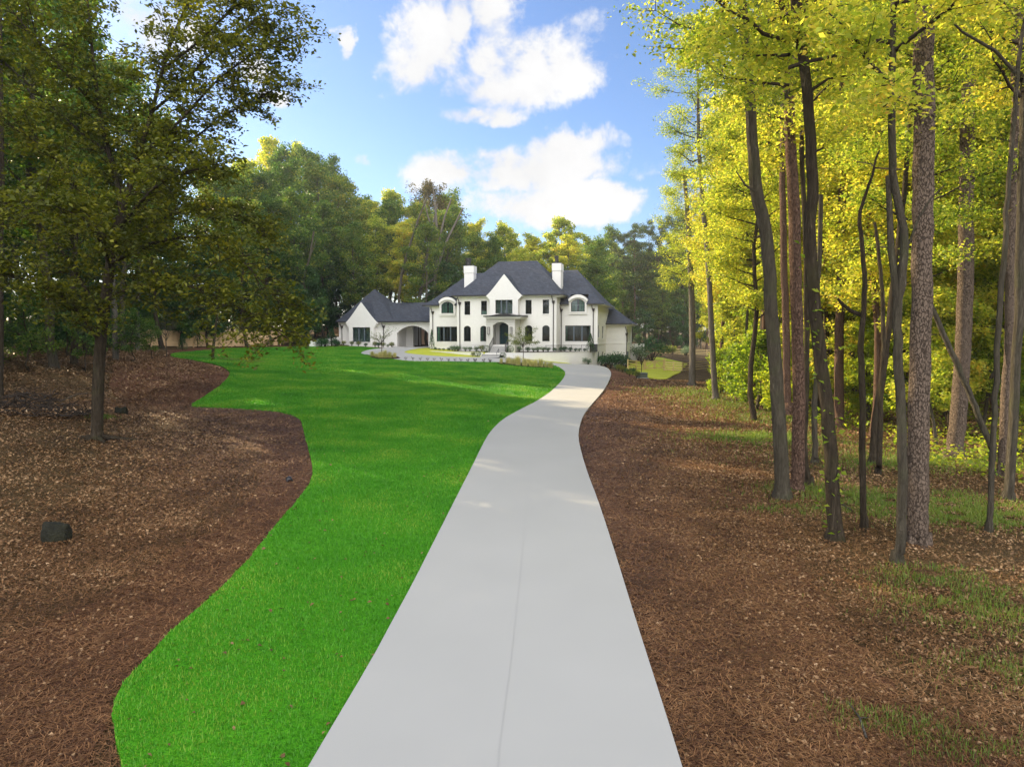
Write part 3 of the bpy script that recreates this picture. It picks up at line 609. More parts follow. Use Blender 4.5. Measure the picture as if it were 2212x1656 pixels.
# central gable
gv=-1.0
gx0,_=f2(440,650,gv); gx1,_=f2(757,650,gv); ga,gz=f2(600,318,gv); sl_,slz=f2(400,560,gv); sr_,srz=f2(800,552,gv); _,gc=f2(440,605,gv)
def gable(gx0,gx1,ga,gz,sl_,sr_,slz,gc,zb,v,win,wk,vback,roofd,steps=4,zridge_d=None):
    L=[(gx0,zb)]; R_=[]
    out=[(gx0,zb),(gx1,zb)]
    for i in range(steps):   # corbel steps on the right, going up and out
        z=gc+(slz-gc)*i/steps; x=gx1+(sr_-gx1)*i/steps; x2=gx1+(sr_-gx1)*(i+1)/steps
        out+=[(x,z),(x2,z)]
    def side(x0,z0,x1,z1_,n=9):
        r_=[]
        for i in range(n+1):
            t=i/n; x=x0+(x1-x0)*t; z=z0+(z1_-z0)*(t-.30*t*(1-t)**2.0); r_.append((x,z))
        return r_
    rs=side(sr_,slz,ga,gz); ls=side(sl_,slz,ga,gz)[::-1][1:]
    out+=rs+ls
    for i in range(steps)[::-1]:
        z=gc+(slz-gc)*i/steps; x=gx0+(sl_-gx0)*i/steps; x2=gx0+(sl_-gx0)*(i+1)/steps
        out+=[(x2,z),(x,z)]
    out=[p for i,p in enumerate(out) if i==0 or (abs(p[0]-out[i-1][0])+abs(p[1]-out[i-1][1]))>1e-4]
    mb=MB(); facade(mb,out,[rect(*win)],FR(v))
    # edges run back as side walls and corbels
    nn=len(out); mb.add([(a,v,b) for a,b in out]+[(a,vback,b) for a,b in out],[(i,(i+1)%nn,nn+(i+1)%nn,nn+i) for i in range(nn)])
    d=mb   # little relief of raised brick in the gable
    zc=gz-(gz-slz)*.62
    for k in range(6):
        an=math.pi*(k/5)*1.0+math.pi; d.box((ga-.03+.32*math.cos(an),v-.02,zc+.35+.32*math.sin(an)*1.2),(ga+.03+.32*math.cos(an),v,zc+.41+.32*math.sin(an)*1.2))
    g=mb.build('gable',M['white'],house)
    prof=rs+ls
    r_=MB(); nn=len(prof); r_.add([(a,v+.14,b+.05) for a,b in prof]+[(a,v+roofd,b+.05) for a,b in prof]+[(a,v+.14,b-.02) for a,b in prof],[(i,i+1,nn+i+1,nn+i) for i in range(nn-1)]+[(i,i+1,2*nn+i+1,2*nn+i) for i in range(nn-1)]); r_.build('roof',M['roof'],g)
    window(FR(v),*win,parent=g,**wk); return g
gable(gx0,gx1,ga,gz,sl_,sr_,slz,gc,5.9,gv,W2(503,608,695,760,gv),dict(bays=3,cols=2,rows=4),0,5.0)
# garage wing: front gable, pyramid roof, link with arched passage
GV=6.0; GB=1.75
g0,g1=f1(605,1000,GV-.9)[0],f1(885,1000,GV-.9)[0]; ga2,gz2=f1(740,634,GV-.9); s0,sz0=f1(570,860,GV-.9); s1,_=f1(922,860,GV-.9); _,gc2=f1(605,912,GV-.9)
gable(g0,g1,ga2,gz2,s0,s1,sz0,gc2,GB,GV-.9,W1(648,915,846,1080,GV-.9),dict(bays=3,cols=3,rows=4),GV,4.0)
gl0=f1(495,1000,GV)[0]; gl1=UL
aw=W1(1145,898,1500,1130,GV); 
passh=arch(aw[0],aw[1],GB,aw[3],1.05,16)
mb=MB(); facade(mb,[(gl0,GB),(aw[0],GB)]+passh[2:][::-1]+[(aw[1],GB),(gl1,GB),(gl1,ZG),(gl0,ZG)],[],FR(GV))
n=len(passh)
mb.add([(a,GV,b) for a,b in passh]+[(a,GV+.6,b) for a,b in passh],[(i,i+1,n+i+1,n+i) for i in range(1,n-1)]+[(n-1,0,n,2*n-1)])
mb.box((gl0,GV+.001,GB),(gl0+.25,GV+9,ZG)); mb.box((gl0,GV+9,GB),(aw[0],GV+9.2,ZG))
mb.build('wall',M['white'],house)
# inside the passage: side wall with a narrow door, rear opening, garage beyond
mb=MB(); bx0=f1(1302,1100,GV+4)[0]; bx1=f1(1337,1100,GV+4)[0]
mb.box((aw[0]-.45,GV+.61,GB),(aw[0]-.2,GV+4,ZG-.52)); mb.box((aw[0]-.2,GV+3.8,GB),(bx0,GV+4,ZG-.52)); mb.box((bx0,GV+3.7,GB),(bx1,GV+4.1,ZG-.52)); 
mb.box((gl1-.2,GV+.61,GB),(gl1-.01,GV+7,ZG-.52)); mb.box((aw[0]-.3,GV+.61,ZG-.5),(gl1,GV+4.0,ZG-.32))
mb.build('passage_wall',M['white'],house)
a=W1(1205,942,1228,1128,GV+3.8); mb=MB(); mb.box((a[0],GV+3.73,GB+.05),(a[1],GV+3.79,a[3])); mb.build('passage_door',M['frame'],house)
gd=W1(1337,943,1510,1130,GV+11); mb=MB(); mb.box((gd[0]-1.2,GV+11.1,GB),(gd[1]+2,GV+17,ZG+.3)); mb.build('wall',M['white'],house)
hip('roof',(gd[0]-2,gd[1]+3,GV+10.6,GV+18),f1(1450,603,GV+14.3)[1],ZG+.4,gd[0]+1.5,gd[1]+1,GV+14.3)
mb=MB(); w_=(gd[1]-gd[0])/2
for k in range(2):
    for j in range(5):
        x=gd[0]+w_*k+.02+(w_-.04)*j/5; mb.box((x+.008,GV+11.0,GB+.05),(x+(w_-.04)/5-.008,GV+11.06,gd[3]))
mb.build('garage_door',M['garage'],house)
pk,pz=f1(905,488,GV+5.2)
hip('roof',(f1(450,862,GV-.6)[0],f1(1118,858,GV-.6)[0],GV-.6,GV+10.4),pz,ZG+.15,pk-.05,pk+.05,GV+4.9,flare=.3)
rz_=f1(1300,637,GV+5)[1]
o=MB(); n=8; vs=[]
for i in range(n+1):
    t=i/n; z=ZG+.15+(rz_-ZG-.15)*(t-.3*t*(1-t)**3); vs+= [(pk,GV-.6+5.5*t,z),(gl1+.02,GV-.6+5.5*t,z)]
for i in range(n+1):
    t=1-i/n; z=ZG+.15+(rz_-ZG-.15)*(t-.3*t*(1-t)**3); vs+= [(pk,GV+5.6-.7*t,z),(gl1+.02,GV+5.6-.7*t,z)]
rl=o.add(vs,[(2*i,2*i+1,2*i+3,2*i+2) for i in range(2*n+1)]).build('roof',M['roof'],house)
MB().box((f1(1118,858,GV-.6)[0],GV-.61,ZG+.01),(gl1,GV-.5,ZG+.145)).build('gutter',M['black'],rl)
MB().box((gl0+1,GV-.48,ZG-.03),(gl1,GV,ZG+.01)).build('soffit',M['trim'],rl)
# arched dormers of the wings
def dormer(d,w0,w1,zt):
    a0,a1,b0,b1=d; v=2.62; o0,o1=a0-.28,a1+.28
    mb=MB(); P=arch(o0,o1,b0-.35,b1+.28,.5,14); H_=arch(a0,a1,b0,b1,.42,12)
    facade(mb,P,[H_],FR(v)); n=len(P); mb.add([(a,v,b) for a,b in P]+[(a,v+3,b) for a,b in P],[(i,(i+1)%n,n+(i+1)%n,n+i) for i in range(n)])
    o=mb.build('dormer',M['white'],house)
    h=MB(); T=arch(w0,w1,0,zt,.62,14)[2:]; B=arch(w0+.08,w1-.08,0,zt-.40,.5,14)[2:]; n=len(T)
    vs=[(a,v-.28,b) for a,b in T]+[(a,v-.28,b) for a,b in B]+[(a,v+2.2,b) for a,b in T]+[(a,v+2.2,b) for a,b in B]
    fs=[(i,i+1,n+i+1,n+i) for i in range(n-1)]+[(i,i+1,2*n+i+1,2*n+i) for i in range(n-1)]+[(n+i,n+i+1,3*n+i+1,3*n+i) for i in range(n-1)]+[(0,n,3*n,2*n),(n-1,2*n-1,4*n-1,3*n-1)]
    h.add(vs,fs).build('arched_hood',M['trim'],o)
    r_=MB(); vs=[(a,v-.3,b+.03) for a,b in T]+[(a,v+2.3,b+.03) for a,b in T]; r_.add(vs,[(i,i+1,n+i+1,n+i) for i in range(n-1)]).build('hood_flashing',M['black'],o)
    window(FR(v),a0,a1,b0,b1,rise=.42,bays=1,cols=4,rows=3,curt=[(0,.42),(.58,1)],parent=o)
dr=W2(1353,600,1507,738,2.62); w0,zt=f2(1320,548,2.3); w1,_=f2(1540,548,2.3); dormer(dr,w0,w1,zt)
dl=W1(1643,628,1780,757,2.62); w0,zt=f1(1610,575,2.3); w1,_=f1(1808,575,2.3); dormer(dl,w0,w1,zt)
# chimneys
def chim(xa,xb,ya,yb,v,dep,zb,pot):
    a0,zt=f2(xa,ya,v); a1,_=f2(xb,ya,v); c=MB(); c.box((a0,v,zb),(a1,v+dep,zt-1.0)); c.box((a0-.05,v-.05,zt-1.0),(a1+.05,v+dep+.05,zt-.03)); o=c.build('chimney',M['white'],house,bevel=.01)
    MB().box((a0-.02,v-.02,zt-.03),(a1+.02,v+dep+.02,zt+.06)).build('chimney_cap',M['black'],o)
    p0,_=f2(pot[0],ya,v+dep/2); p1,pz_=f2(pot[1],pot[2],v+dep/2); r_=(p1-p0)/2*.8; cx=(p0+p1)/2; cyv=v+dep/2; t=MB()
    H=pz_-zt
    t.tube([(cx,cyv,zt+.05),(cx,cyv,zt+.15),(cx,cyv,zt+.16),(cx,cyv,zt+H*.62)],[r_*1.15,r_*1.15,r_*.85,r_*.85],16)
    t.tube([(cx,cyv,zt+H*.66),(cx,cyv,zt+H*.8)],[r_*1.1,r_*1.1],16); t.tube([(cx,cyv,zt+H*.84),(cx,cyv,zt+H*.97)],[r_*1.15,r_*1.15],16)
    t.tube([(cx,cyv,zt+H*.5),(cx,cyv,zt+H*.95)],[r_*.6,r_*.6],12)
    for k in range(4):
        an=k*math.pi/2+.6; t.bar((cx+r_*1.05*math.cos(an),cyv+r_*1.05*math.sin(an),zt+.1),(cx+r_*1.05*math.cos(an),cyv+r_*1.05*math.sin(an),zt+H*.95),.04,.04)
    t.build('chimney_pot',M['black'],o)
chim(152,258,225,470,5.0,1.3,8,(165,235,138))
chim(1143,1238,195,500,4.2,1.9,8,(1165,1218,108))
# portico
pv=-3.0
p0,_=f2(400,900,pv); p1,_=f2(722,900,pv); q0,qt=f2(473,857,pv); q1,_=f2(650,857,pv); fz=2.55; ptop=f2(560,818,pv)[1]
mb=MB(); ah=arch(q0,q1,fz,qt,.42,16)
facade(mb,[(p0,1.5),(p1,1.5),(p1,ptop),(p0,ptop)],[ah],FR(pv),dep=.55)
mb.box((p1-.45,pv+.001,1.5),(p1-.001,-.001,ptop)); mb.box((p0+.001,pv+.001,1.5),(p0+.45,-.001,ptop)); mb.box((q0,pv+.55,qt+.1),(q1,-.01,qt+.2))
mb.build('portico_wall',M['stone'],house)
mb=MB()   # incised courses and pilaster strips
for zz in (f2(560,880,pv)[1],f2(400,945,pv)[1]*.0+f2(400,1030,pv)[1],f2(400,950,pv)[1]):
    mb.box((p0-.02,pv-.035,zz-.03),(q0-.06,pv-.001,zz+.03)); mb.box((q1+.06,pv-.035,zz-.03),(p1+.02,pv-.001,zz+.03)); mb.box((p1,pv,zz-.03),(p1+.03,0,zz+.03))
mb.box((p0-.03,pv-.05,1.5),(q0-.2,pv-.002,1.75)); mb.box((q1+.2,pv-.05,1.5),(p1+.03,pv-.002,1.75))
mb.box((p0-.06,pv-.12,ptop-.38),(p1+.06,pv-.002,ptop-.3)); mb.split('portico_moulding',M['stone'],house)
r0,rzb=f2(368,806,pv-.5); r1,_=f2(800,806,pv-.5)
mb=MB(); mb.box((r0+.25,pv-.35,ptop-.001),(r1-.25,-.002,ptop+.14)); mb.box((r0+.1,pv-.5,ptop+.14),(r1-.1,-.002,ptop+.24)); mb.build('portico_cornice',M['trim'],house)
mb=MB(); mb.box((r0,pv-.6,ptop+.24),(r1,-.002,ptop+.34))
n=16; vs=[]
for i in range(n+1):
    t=i/n; zz=ptop+.342+.28*math.exp(-((t-.5)/.25)**2); vs+= [(r0+(r1-r0)*t,pv-.58,zz),(r0+(r1-r0)*t,-.01,zz+.12)]
mb.add(vs+[(r0,pv-.58,ptop+.341),(r1,pv-.58,ptop+.341)],[(2*i,2*i+2,2*i+3,2*i+1) for i in range(n)]+[tuple([2*i for i in range(n+1)]+[2*n+3,2*n+2])])
mb.build('portico_roof',M['black'],house)
mb=MB(); mb.box((p0+.45,pv+.02,1.5),(p1-.45,-.01,fz)); mb.build('porch_floor',M['stone'],house)
# door with glass in an arched dark frame
dx0,dz1=f2(552,868,-.15); dx1,dz0=f2(652,1100,-.15)
mb=MB(); P=arch(dx0,dx1,fz+.02,dz1,.35,12); n=len(P); Q=[((dx0+dx1)/2+(a-(dx0+dx1)/2)*.84,(fz+dz1)/2+(b-(fz+dz1)/2)*.93) for a,b in P]
mb.add([(a,-.22,b) for a,b in P]+[(a,-.22,b) for a,b in Q]+[(a,-.02,b) for a,b in P],[(i,(i+1)%n,n+(i+1)%n,n+i) for i in range(n)]+[(i,(i+1)%n,2*n+(i+1)%n,2*n+i) for i in range(n)])
mb.box(((dx0+dx1)/2-.05,-.24,fz+.05),((dx0+dx1)/2+.05,-.15,dz1-.12)); dr_=mb.build('front_door',M['door'],house)
MB().add([(a,-.19,b) for a,b in Q],[tuple(range(n))]).build('pane',pmat('door_glass',(.02,.06,.07),.08,spec=.8),dr_)
MB().tube([((dx0+dx1)/2+.12,-.3,fz+.8),((dx0+dx1)/2+.12,-.3,fz+1.5)],.025,8).build('handle',M['bronze'],dr_)
for xx in (429,681):
    a,b=f2(xx,953,pv-.12); L=MB(); s_=.13; h_=.42
    for sx_ in (-1,1):
        for sy_ in (-1,1): L.bar((a+sx_*s_,pv-.2+sy_*s_*.8,b-h_),(a+sx_*s_,pv-.2+sy_*s_*.8,b+h_),.025,.025)
    L.box((a-s_-.02,pv-.2-s_,b+h_),(a+s_+.02,pv-.2+s_,b+h_+.04)); L.box((a-s_-.02,pv-.2-s_,b-h_-.04),(a+s_+.02,pv-.2+s_,b-h_)); L.box((a-.06,pv-.12,b-.1),(a+.06,pv-.002,b+.2))
    lo=L.build('wall_lantern',M['black'],house); MB().box((a-.06,pv-.26,b-.3),(a+.06,pv-.14,b+.25)).build('lamp_glass',M['lamp'],lo)
a,b=f2(525,1010,-.6); 
# steps
def steps(u0,u1,v_top,z_top,z_bot,nst,tr):
    mb=MB(); h=(z_top-z_bot)/nst
    for i in range(nst): mb.box((u0-.0,v_top-tr*(i+1)+(-.0),z_bot-.2),(u1,v_top-tr*i-.0005*i,z_top-h*i-h*0-.0))if 0 else mb.box((u0,v_top-tr*(i+1),z_bot-.25-.002*i),(u1,v_top-tr*i,z_top-h*(i+1)+h*.999))
    return mb
su0,_=f2(447,1160,-4.3); su1,_=f2(622,1160,-4.3)
def stairs(u0,u1,vt,zt,zb_,n,tr,name='steps'):
    mb=MB(); tr_=MB(); h=(zt-zb_)/n
    for i in range(1,n+1):
        z=zt-h*i
        if i<n: mb.box((u0,vt-tr*(i+1),zb_-.3),(u1,vt-tr*i,z-.04)); tr_.box((u0-.03,vt-tr*(i+1)-.03,z-.04),(u1+.03,vt-tr*i,z))
    o=mb.build(name,M['riser'],house)
    if tr_.v: tr_.build('tread',M['trim'],o)
    return o
stairs(su0,su1,pv+.2,fz,ZT,7,.27)
MB().box((su0-.2,-6.0,ZT-.3),(su1+.2,pv-1.6,ZT+.012)).build('landing',M['stone'],house)
ku0,_=f2(352,1225,-6.3); ku1,_=f2(556,1225,-6.3)
stairs(ku0,ku1,-5.7,ZT,1.05,4,.3,'garden_steps')
for uu,vv in ((su0,0),(su1,0)):
    r_=MB(); top=(uu,pv+.1,fz+.95); bot=(uu,pv-1.7,ZT+.95); r_.bar(top,bot,.05,.04); r_.bar((uu,pv+.1,fz+.12),(uu,pv-1.7,ZT+.12),.03,.03)
    r_.bar((uu,pv+.1,fz),top,.045,.045,(1,0,0)); r_.bar((uu,pv-1.7,ZT),bot,.045,.045,(1,0,0))
    for k in range(1,12):
        t=k/12; v_=pv+.1-1.8*t; z_=fz+(ZT-fz)*t; r_.bar((uu,v_,z_+.12),(uu,v_,z_+.95),.018,.018,(1,0,0))
    r_.build('handrail',M['black'],house)
r_=MB(); uu=(ku0+ku1)/2+.8; r_.bar((uu,-5.7,ZT+.5),(uu,-6.6,1.15+.5),.04,.04); r_.bar((uu,-5.7,ZT),(uu,-5.7,ZT+.5),.04,.04,(1,0,0)); r_.bar((uu,-6.6,1.1),(uu,-6.6,1.65),.04,.04,(1,0,0)); r_.build('handrail',M['black'],house)
# downpipes with hopper heads
def pipe(u,v,zt,zh,zb_,off=.55):
    m=MB(); m.tube([(u-.15,v-off,zt),(u-.13,v-off*.9,zt-.25),(u,v-.25,zt-.75),(u,v-.12,zt-1.0),(u,v-.12,zb_)],.055,8)
    m.add([(u-.2,v-.26,zh+.25),(u+.2,v-.26,zh+.25),(u+.2,v-.01,zh+.25),(u-.2,v-.01,zh+.25),(u-.08,v-.2,zh-.15),(u+.08,v-.2,zh-.15),(u+.08,v-.03,zh-.15),(u-.08,v-.03,zh-.15)],[(0,1,2,3),(7,6,5,4),(0,4,5,1),(1,5,6,2),(2,6,7,3),(3,7,4,0)])
    m.build('downpipe',M['bronze'],house)
for x,y0,yh,y1,v in ((105,575,655,1165,0),(1157,560,640,1185,0),(1247,668,730,1150,2.8),(1605,668,725,1110,2.8)):
    u,z=f2(x,y0,v); pipe(u,v,z,f2(x,yh,v)[1],f2(x,y1,v)[1])
for x,y0,yh,y1,v in ((1550,692,755,1000,2.8),(530,868,915,1110,GV),(998,865,915,1095,GV)):
    u,z=f1(x,y0,v); pipe(u,v,z,f1(x,yh,v)[1],f1(x,y1,v)[1],.4)
u,z=f2(1980,905,13); pipe(u+.0,13,z,z-1.2,-.2,.4)
m=MB(); m.tube([(AX1+.1,AV-.2,ZA),(AX1+.1,AV-.2,-.2)],.055,8); m.build('downpipe',M['bronze'],house)
m=MB(); 
for k in range(2): m.box((AX1+.01,13.7+k*.7,.2),(AX1+.16,14.1+k*.7,1.3))
m.build('meter_box',M['mullion'],house)
# ---------------------------------------------------------------- terrace, retaining walls
def hw(u,v,z=0): p=HO+U*u+V*v; return (float(p[0]),float(p[1]),z)
def wu(zf_,x,y,v): return (zf_(x,y,v)[0],v)
wallL=[(UL+.4,1.0),(UL+.6,-1.2),wu(f1,1560,1200,-2.9),wu(f1,1800,1200,-4.6),wu(f1,2050,1200,-5.5),(ku0-.15,-5.7)]
wallR=[(ku1+.15,-5.7),wu(f2,800,1200,-5.5),wu(f2,1000,1202,-4.9),wu(f2,1200,1204,-3.7),wu(f2,1400,1205,-1.7),wu(f2,1560,1206,.6),(UR,2.78)]
def wallstrip(path,th_,zt,zbf,name,mat,label):
    path=resample([np.array(p) for p in path],.7,closed=False,smooth=2)+[np.array(path[-1])]; m=MB(); c=MB(); P=np.array(path)
    t=np.gradient(P,axis=0); t/=np.linalg.norm(t,axis=1)[:,None]; nrm=np.stack([-t[:,1],t[:,0]],1)*th_
    for (d0,d1,za,zb_,mm) in ((0,1,None,zt-.06,m),(-.12,1.12,zt-.06,zt,c)):
        n=len(P); vs=[]
        for i in range(n):
            A=P[i]+nrm[i]*d0; B=P[i]+nrm[i]*d1; q=hw(*P[i]); lo=(zbf(q[0],q[1]) if za is None else za); ht=zb_
            vs+=[hw(A[0],A[1],lo),hw(B[0],B[1],lo),hw(B[0],B[1],ht),hw(A[0],A[1],ht)]
        mm.add(vs,[(4*i+j,4*i+(j+1)%4,4*i+4+(j+1)%4,4*i+4+j) for i in range(n-1) for j in range(4)]+[(0,1,2,3),(4*n-4,4*n-3,4*n-2,4*n-1)])
    root=empty(name,hw(*P[0]),0,label,'wall'); root.location=(0,0,0)
    m.build('wall_face',mat,root); c.build('coping',M['trim'],root); return P
PL=wallstrip(wallL,.3,ZT+.06,lambda x,y:float(th(x,y))-.4,'retaining_wall',M['white'],'low white retaining wall left of the front steps')
PR=wallstrip(wallR,.3,ZT+.06,lambda x,y:float(th(x,y))-.4,'retaining_wall',M['white'],'white retaining wall curving from the front steps to the right corner of the house')
terr=[hw(*p)[:2] for p in PL+np.array([0,.15])]+[hw(*p)[:2] for p in PR[:-1]+np.array([0,.15])]+[hw(UR-.02,2.75)[:2],hw(UR-.3,6)[:2],hw(UL+.3,6)[:2]]
sheet('terrace_lawn',terr,M['olive'],0,smooth=0,step=1.5,zf=lambda x,y:np.full(np.shape(x),ZT),skirt=.3)[0]['kind']='structure'
bedp=[hw(*p)[:2] for p in [(UL+1,1.3),(-.3,1.2),(-.2,-1.3),(p0-.5,-1.6),(p0-.1,-3.6),(su0-.3,-4.2),(su0-.3,-2.5),(p1+.1,-2.5),(p1+.2,-3.2),(11,-3.0),(13,-2.2),(15.5,-.4),(17.6,1.9),(17.9,2.7),(13.3,2.7),(13.3,0),(0,0),(0,2.7),(UL+1,2.7)]]
sheet('planting_bed',bedp,M['bed'],.03,smooth=0,step=1.5,zf=lambda x,y:np.full(np.shape(x),ZT),skirt=.05)[0]['kind']='structure'
# terrace railing
RP=[(wu(f2,x,1195,v)) for x,v in ((1070,-4.3),(1215,-3.3),(1355,-2.0),(1470,-.4),(1545,.7))]
root=empty('terrace_railing',(0,0,0),0,'thin black metal railing along the terrace edge right of the entrance','railing')
P=[hw(*p,ZT) for p in RP]; hR=.92
for p in P: MB().bar(p,(p[0],p[1],p[2]+hR+.04),.05,.05,(1,0,0)).build('post',M['black'],root)
m=MB(); b=MB()
for p,q in zip(P[:-1],P[1:]):
    m.bar((p[0],p[1],ZT+hR),(q[0],q[1],ZT+hR),.04,.03); m.bar((p[0],p[1],ZT+.1),(q[0],q[1],ZT+.1),.03,.03)
    L=math.dist(p,q); k=int(L/.13)
    for i in range(1,k): t=i/k; x=p[0]+(q[0]-p[0])*t; y=p[1]+(q[1]-p[1])*t; b.bar((x,y,ZT+.1),(x,y,ZT+hR),.016,.016,(1,0,0))
m.build('rail',M['black'],root); b.build('balusters',M['black'],root)
# white wing wall at the far left of the house
lw0=gp(*z1(165,1135)); 
le=hw(gl0-.02,GV+2.5)[:2]; path=[(lw0[0],lw0[1]),(lw0[0]+1.0,lw0[1]+.6),le]
def zat(x,y,Y): d=ray(*z1(x,y)); return CAMZ+d[2]*Y/d[1]
za_,zb__=zat(150,1072,lw0[1]),zat(495,1012,le[1])
Pp=np.array(resample([np.array(p) for p in path],.6,closed=False,smooth=2)+[np.array(path[-1])]); m=MB(); n=len(Pp)
t=np.gradient(Pp,axis=0); t/=np.linalg.norm(t,axis=1)[:,None]; nr=np.stack([-t[:,1],t[:,0]],1)*.3; vs=[]
for i in range(n):
    zt=za_+(zb__-za_)*i/(n-1); lo=float(th(*Pp[i]))-.4
    A=Pp[i];B=Pp[i]+nr[i]; vs+=[(A[0],A[1],lo),(B[0],B[1],lo),(B[0],B[1],zt),(A[0],A[1],zt)]
m.add(vs,[(4*i+j,4*i+(j+1)%4,4*i+4+(j+1)%4,4*i+4+j) for i in range(n-1) for j in range(4)]+[(0,1,2,3),(4*n-4,4*n-3,4*n-2,4*n-1)])
tag(m.build('garden_wall',M['trim'],bevel=.02),'low bright white wall sloping up to the left corner of the garage wing','wall')
# ---------------------------------------------------------------- trees
def wob(rng,n,amp):
    a=np.cumsum(rng.standard_normal((n,2)),0); a-=np.linspace(0,1,n)[:,None]*a[-1]*.7; return a*amp
def grow(seed,H=24,r0=.22,crown=(.35,1.0),nl=26,llen=(2.2,4.2),ang=(25,60),leafn=12000,lsize=.28,sub=4,clr=.55,pine=False,wobble=.12,flat=1.0,tsides=8,lasp=.6,tip=.12,droop=0.,bare=0):
    """returns (QB trunk, QB leaves); trunk base at the origin"""
    rng=np.random.default_rng(seed); T=QB(); n=14; zs=np.linspace(-.3,H*.97,n); xy=wob(rng,n,wobble); tr=np.column_stack([xy-xy[0],zs])
    rad=r0*(1-.86*(np.linspace(0,1,n))**1.1); rad[0]*=1.45; rad[1]*=1.03
    tr=np.insert(tr,1,[[tr[0,0],tr[0,1],.25]],0); rad=np.insert(rad,1,r0*1.1)
    T.tube(tr,rad,tsides)
    anchors=[]
    def at(h):
        i=np.searchsorted(tr[:,2],h); i=min(max(i,1),len(tr)-1); f=(h-tr[i-1,2])/(tr[i,2]-tr[i-1,2]); return tr[i-1]+(tr[i]-tr[i-1])*f, rad[i-1]+(rad[i]-rad[i-1])*f
    for k in range(nl):
        f=(k+rng.random())/nl; h=H*(crown[0]+(crown[1]-crown[0]-.03)*f); p,rr=at(h); az=k*2.4+rng.normal(0,.5)
        shape=math.sin(math.pi*min(1,(.18+.82*f)))**.6 if not pine else (.5+.5*math.sin(math.pi*f))
        if f>.93: shape=max(shape,.35)
        L=(llen[0]+(llen[1]-llen[0])*rng.random())*max(.25,shape); a=R(ang[0]+(ang[1]-ang[0])*rng.random())*(1 if f<.8 else 1.2)
        m=6; t=np.linspace(0,1,m); elev=a*(.55+.6*t)-droop*t
        d=np.stack([np.cos(az)*np.cos(elev),np.sin(az)*np.cos(elev),np.sin(elev)],1); pts=p+np.cumsum(np.vstack([[0,0,0],d[1:]*L/(m-1)]),0); pts[1:,:2]+=rng.normal(0,L*.03,(m-1,2))
        T.tube(pts,np.linspace(min(rr*.6,.03+L*.014),.012,m),5)
        if k<bare: continue
        for q in range(sub):
            i=1+int(rng.random()*(m-1)); i=max(i,2) if not pine else max(i,3); b=pts[i]; az2=az+rng.normal(0,.9); e2=a*.6+rng.normal(0,.35)-droop*.5; l2=L*(.25+.3*rng.random())
            e=b+np.array([math.cos(az2)*math.cos(e2),math.sin(az2)*math.cos(e2),math.sin(e2)])*l2
            T.tube(np.stack([b,(b+e)/2+rng.normal(0,.04,3),e]),[.016,.011,.006],4); anchors+= [e,(b+e)/2,(b*.3+e*.7)]
        anchors+= [pts[-1],pts[-2]]
    A=np.array(anchors); idx=rng.integers(0,len(A),leafn)
    wgt=rng.random(len(A))**1.2+.15; idx=rng.choice(len(A),leafn,p=wgt/wgt.sum())
    off=rng.standard_normal((leafn,3)); off/=np.linalg.norm(off,axis=1)[:,None]; off*=(rng.random(leafn)**.45)[:,None]*clr*(1.0+.5*rng.random(len(A)))[idx][:,None]; off[:,2]*=.6*flat
    c=A[idx]+off; Q=QB(); Q.add(*leaves(c,lsize,rng,up=.5,asp=lasp,jit=.25)); return T,Q
class Proto: pass
def proto(seed,bark,leaf,**k):
    T,Q=grow(seed,**k); p=Proto(); p.H=k.get('H',24); p.t=T.mesh('trunk',M[bark],True); p.c=Q.mesh('crown',M[leaf]); return p
FARL=[]
ZONES=[(-200,'behind the brush pile at the far left'),(90,'behind the big maple'),(210,'just right of the big maple trunk'),(330,'over the left end of the long board fence'),(450,'behind the long board fence'),(560,'over the right end of the long board fence'),(650,'left of the garage'),(735,'behind the left slope of the garage roof'),(800,'behind the peak of the garage roof'),(850,'behind the link roof'),(910,'behind the left wing roof'),(980,'behind the left chimney'),(1030,'left of the main ridge'),(1090,'behind the main ridge'),(1160,'behind the right end of the main ridge'),(1200,'behind the right chimney'),(1240,'behind the right wing roof'),(1300,'just right of the right wing roof'),(1350,'over the rear annex roof'),(1390,'behind the farm gate'),(1430,'over the distant rail fence'),(1470,'just left of the two slim grey trunks'),(1510,'between the two slim grey trunks'),(1550,'right of the two slim grey trunks'),(1610,'left of the bending grey trunk'),(1665,'behind the bending grey trunk'),(1710,'behind the straight reddish pine'),(1755,'left of the curving ivy trunk'),(1800,'behind the curving ivy trunk'),(1850,'left of the wavy thin trunk'),(1890,'right of the wavy thin trunk'),(1940,'behind the pale slim trunk'),(1990,'behind the thickest pine'),(2040,'right of the thickest pine'),(2090,'behind the pine lit on its left side'),(2140,'between that lit pine and the right edge'),(2200,'at the right edge of the picture')]
def zone(x,y,s):
    px=CX+FD*x/max(y,1); z=ZONES[0][1]
    for a,b in ZONES:
        if px>=a-25: z=b
    d='close by' if y<40 else 'midway back' if y<75 else 'far back' if y<125 else 'farthest back'
    return z+', '+d+(', a taller one' if s>=.95 else ', a lower one')
def plant(name,p,x,y,s=1.0,rz=None,label='',cat='tree',group=None,rng=random.Random(3),z=None,sz=None,parts=('trunk','crown'),tilt=0):
    z=float(th(x,y))-.05 if z is None else z
    px=CX+FD*x/max(y,1)
    if group and name.endswith('tree') and (px<-130 or px>2300):
        FARL.append((p,x,y,z,s,sz or s,rng.uniform(0,6.28))); return
    if group:
        label=label+' '+zone(x,y,sz or s)
        while len(label.split())>16: label=label.rsplit(',',1)[0]
    e=empty(name,(x,y,z),rng.uniform(0,6.28) if rz is None else rz,label,cat,group); e.scale=(s,s,sz or s)
    if tilt: e.rotation_euler[0]=tilt
    for nm,me in zip(parts,(p.t,p.c)): link(bpy.data.objects.new(nm,me),e)
    return e
rnd=random.Random(11)
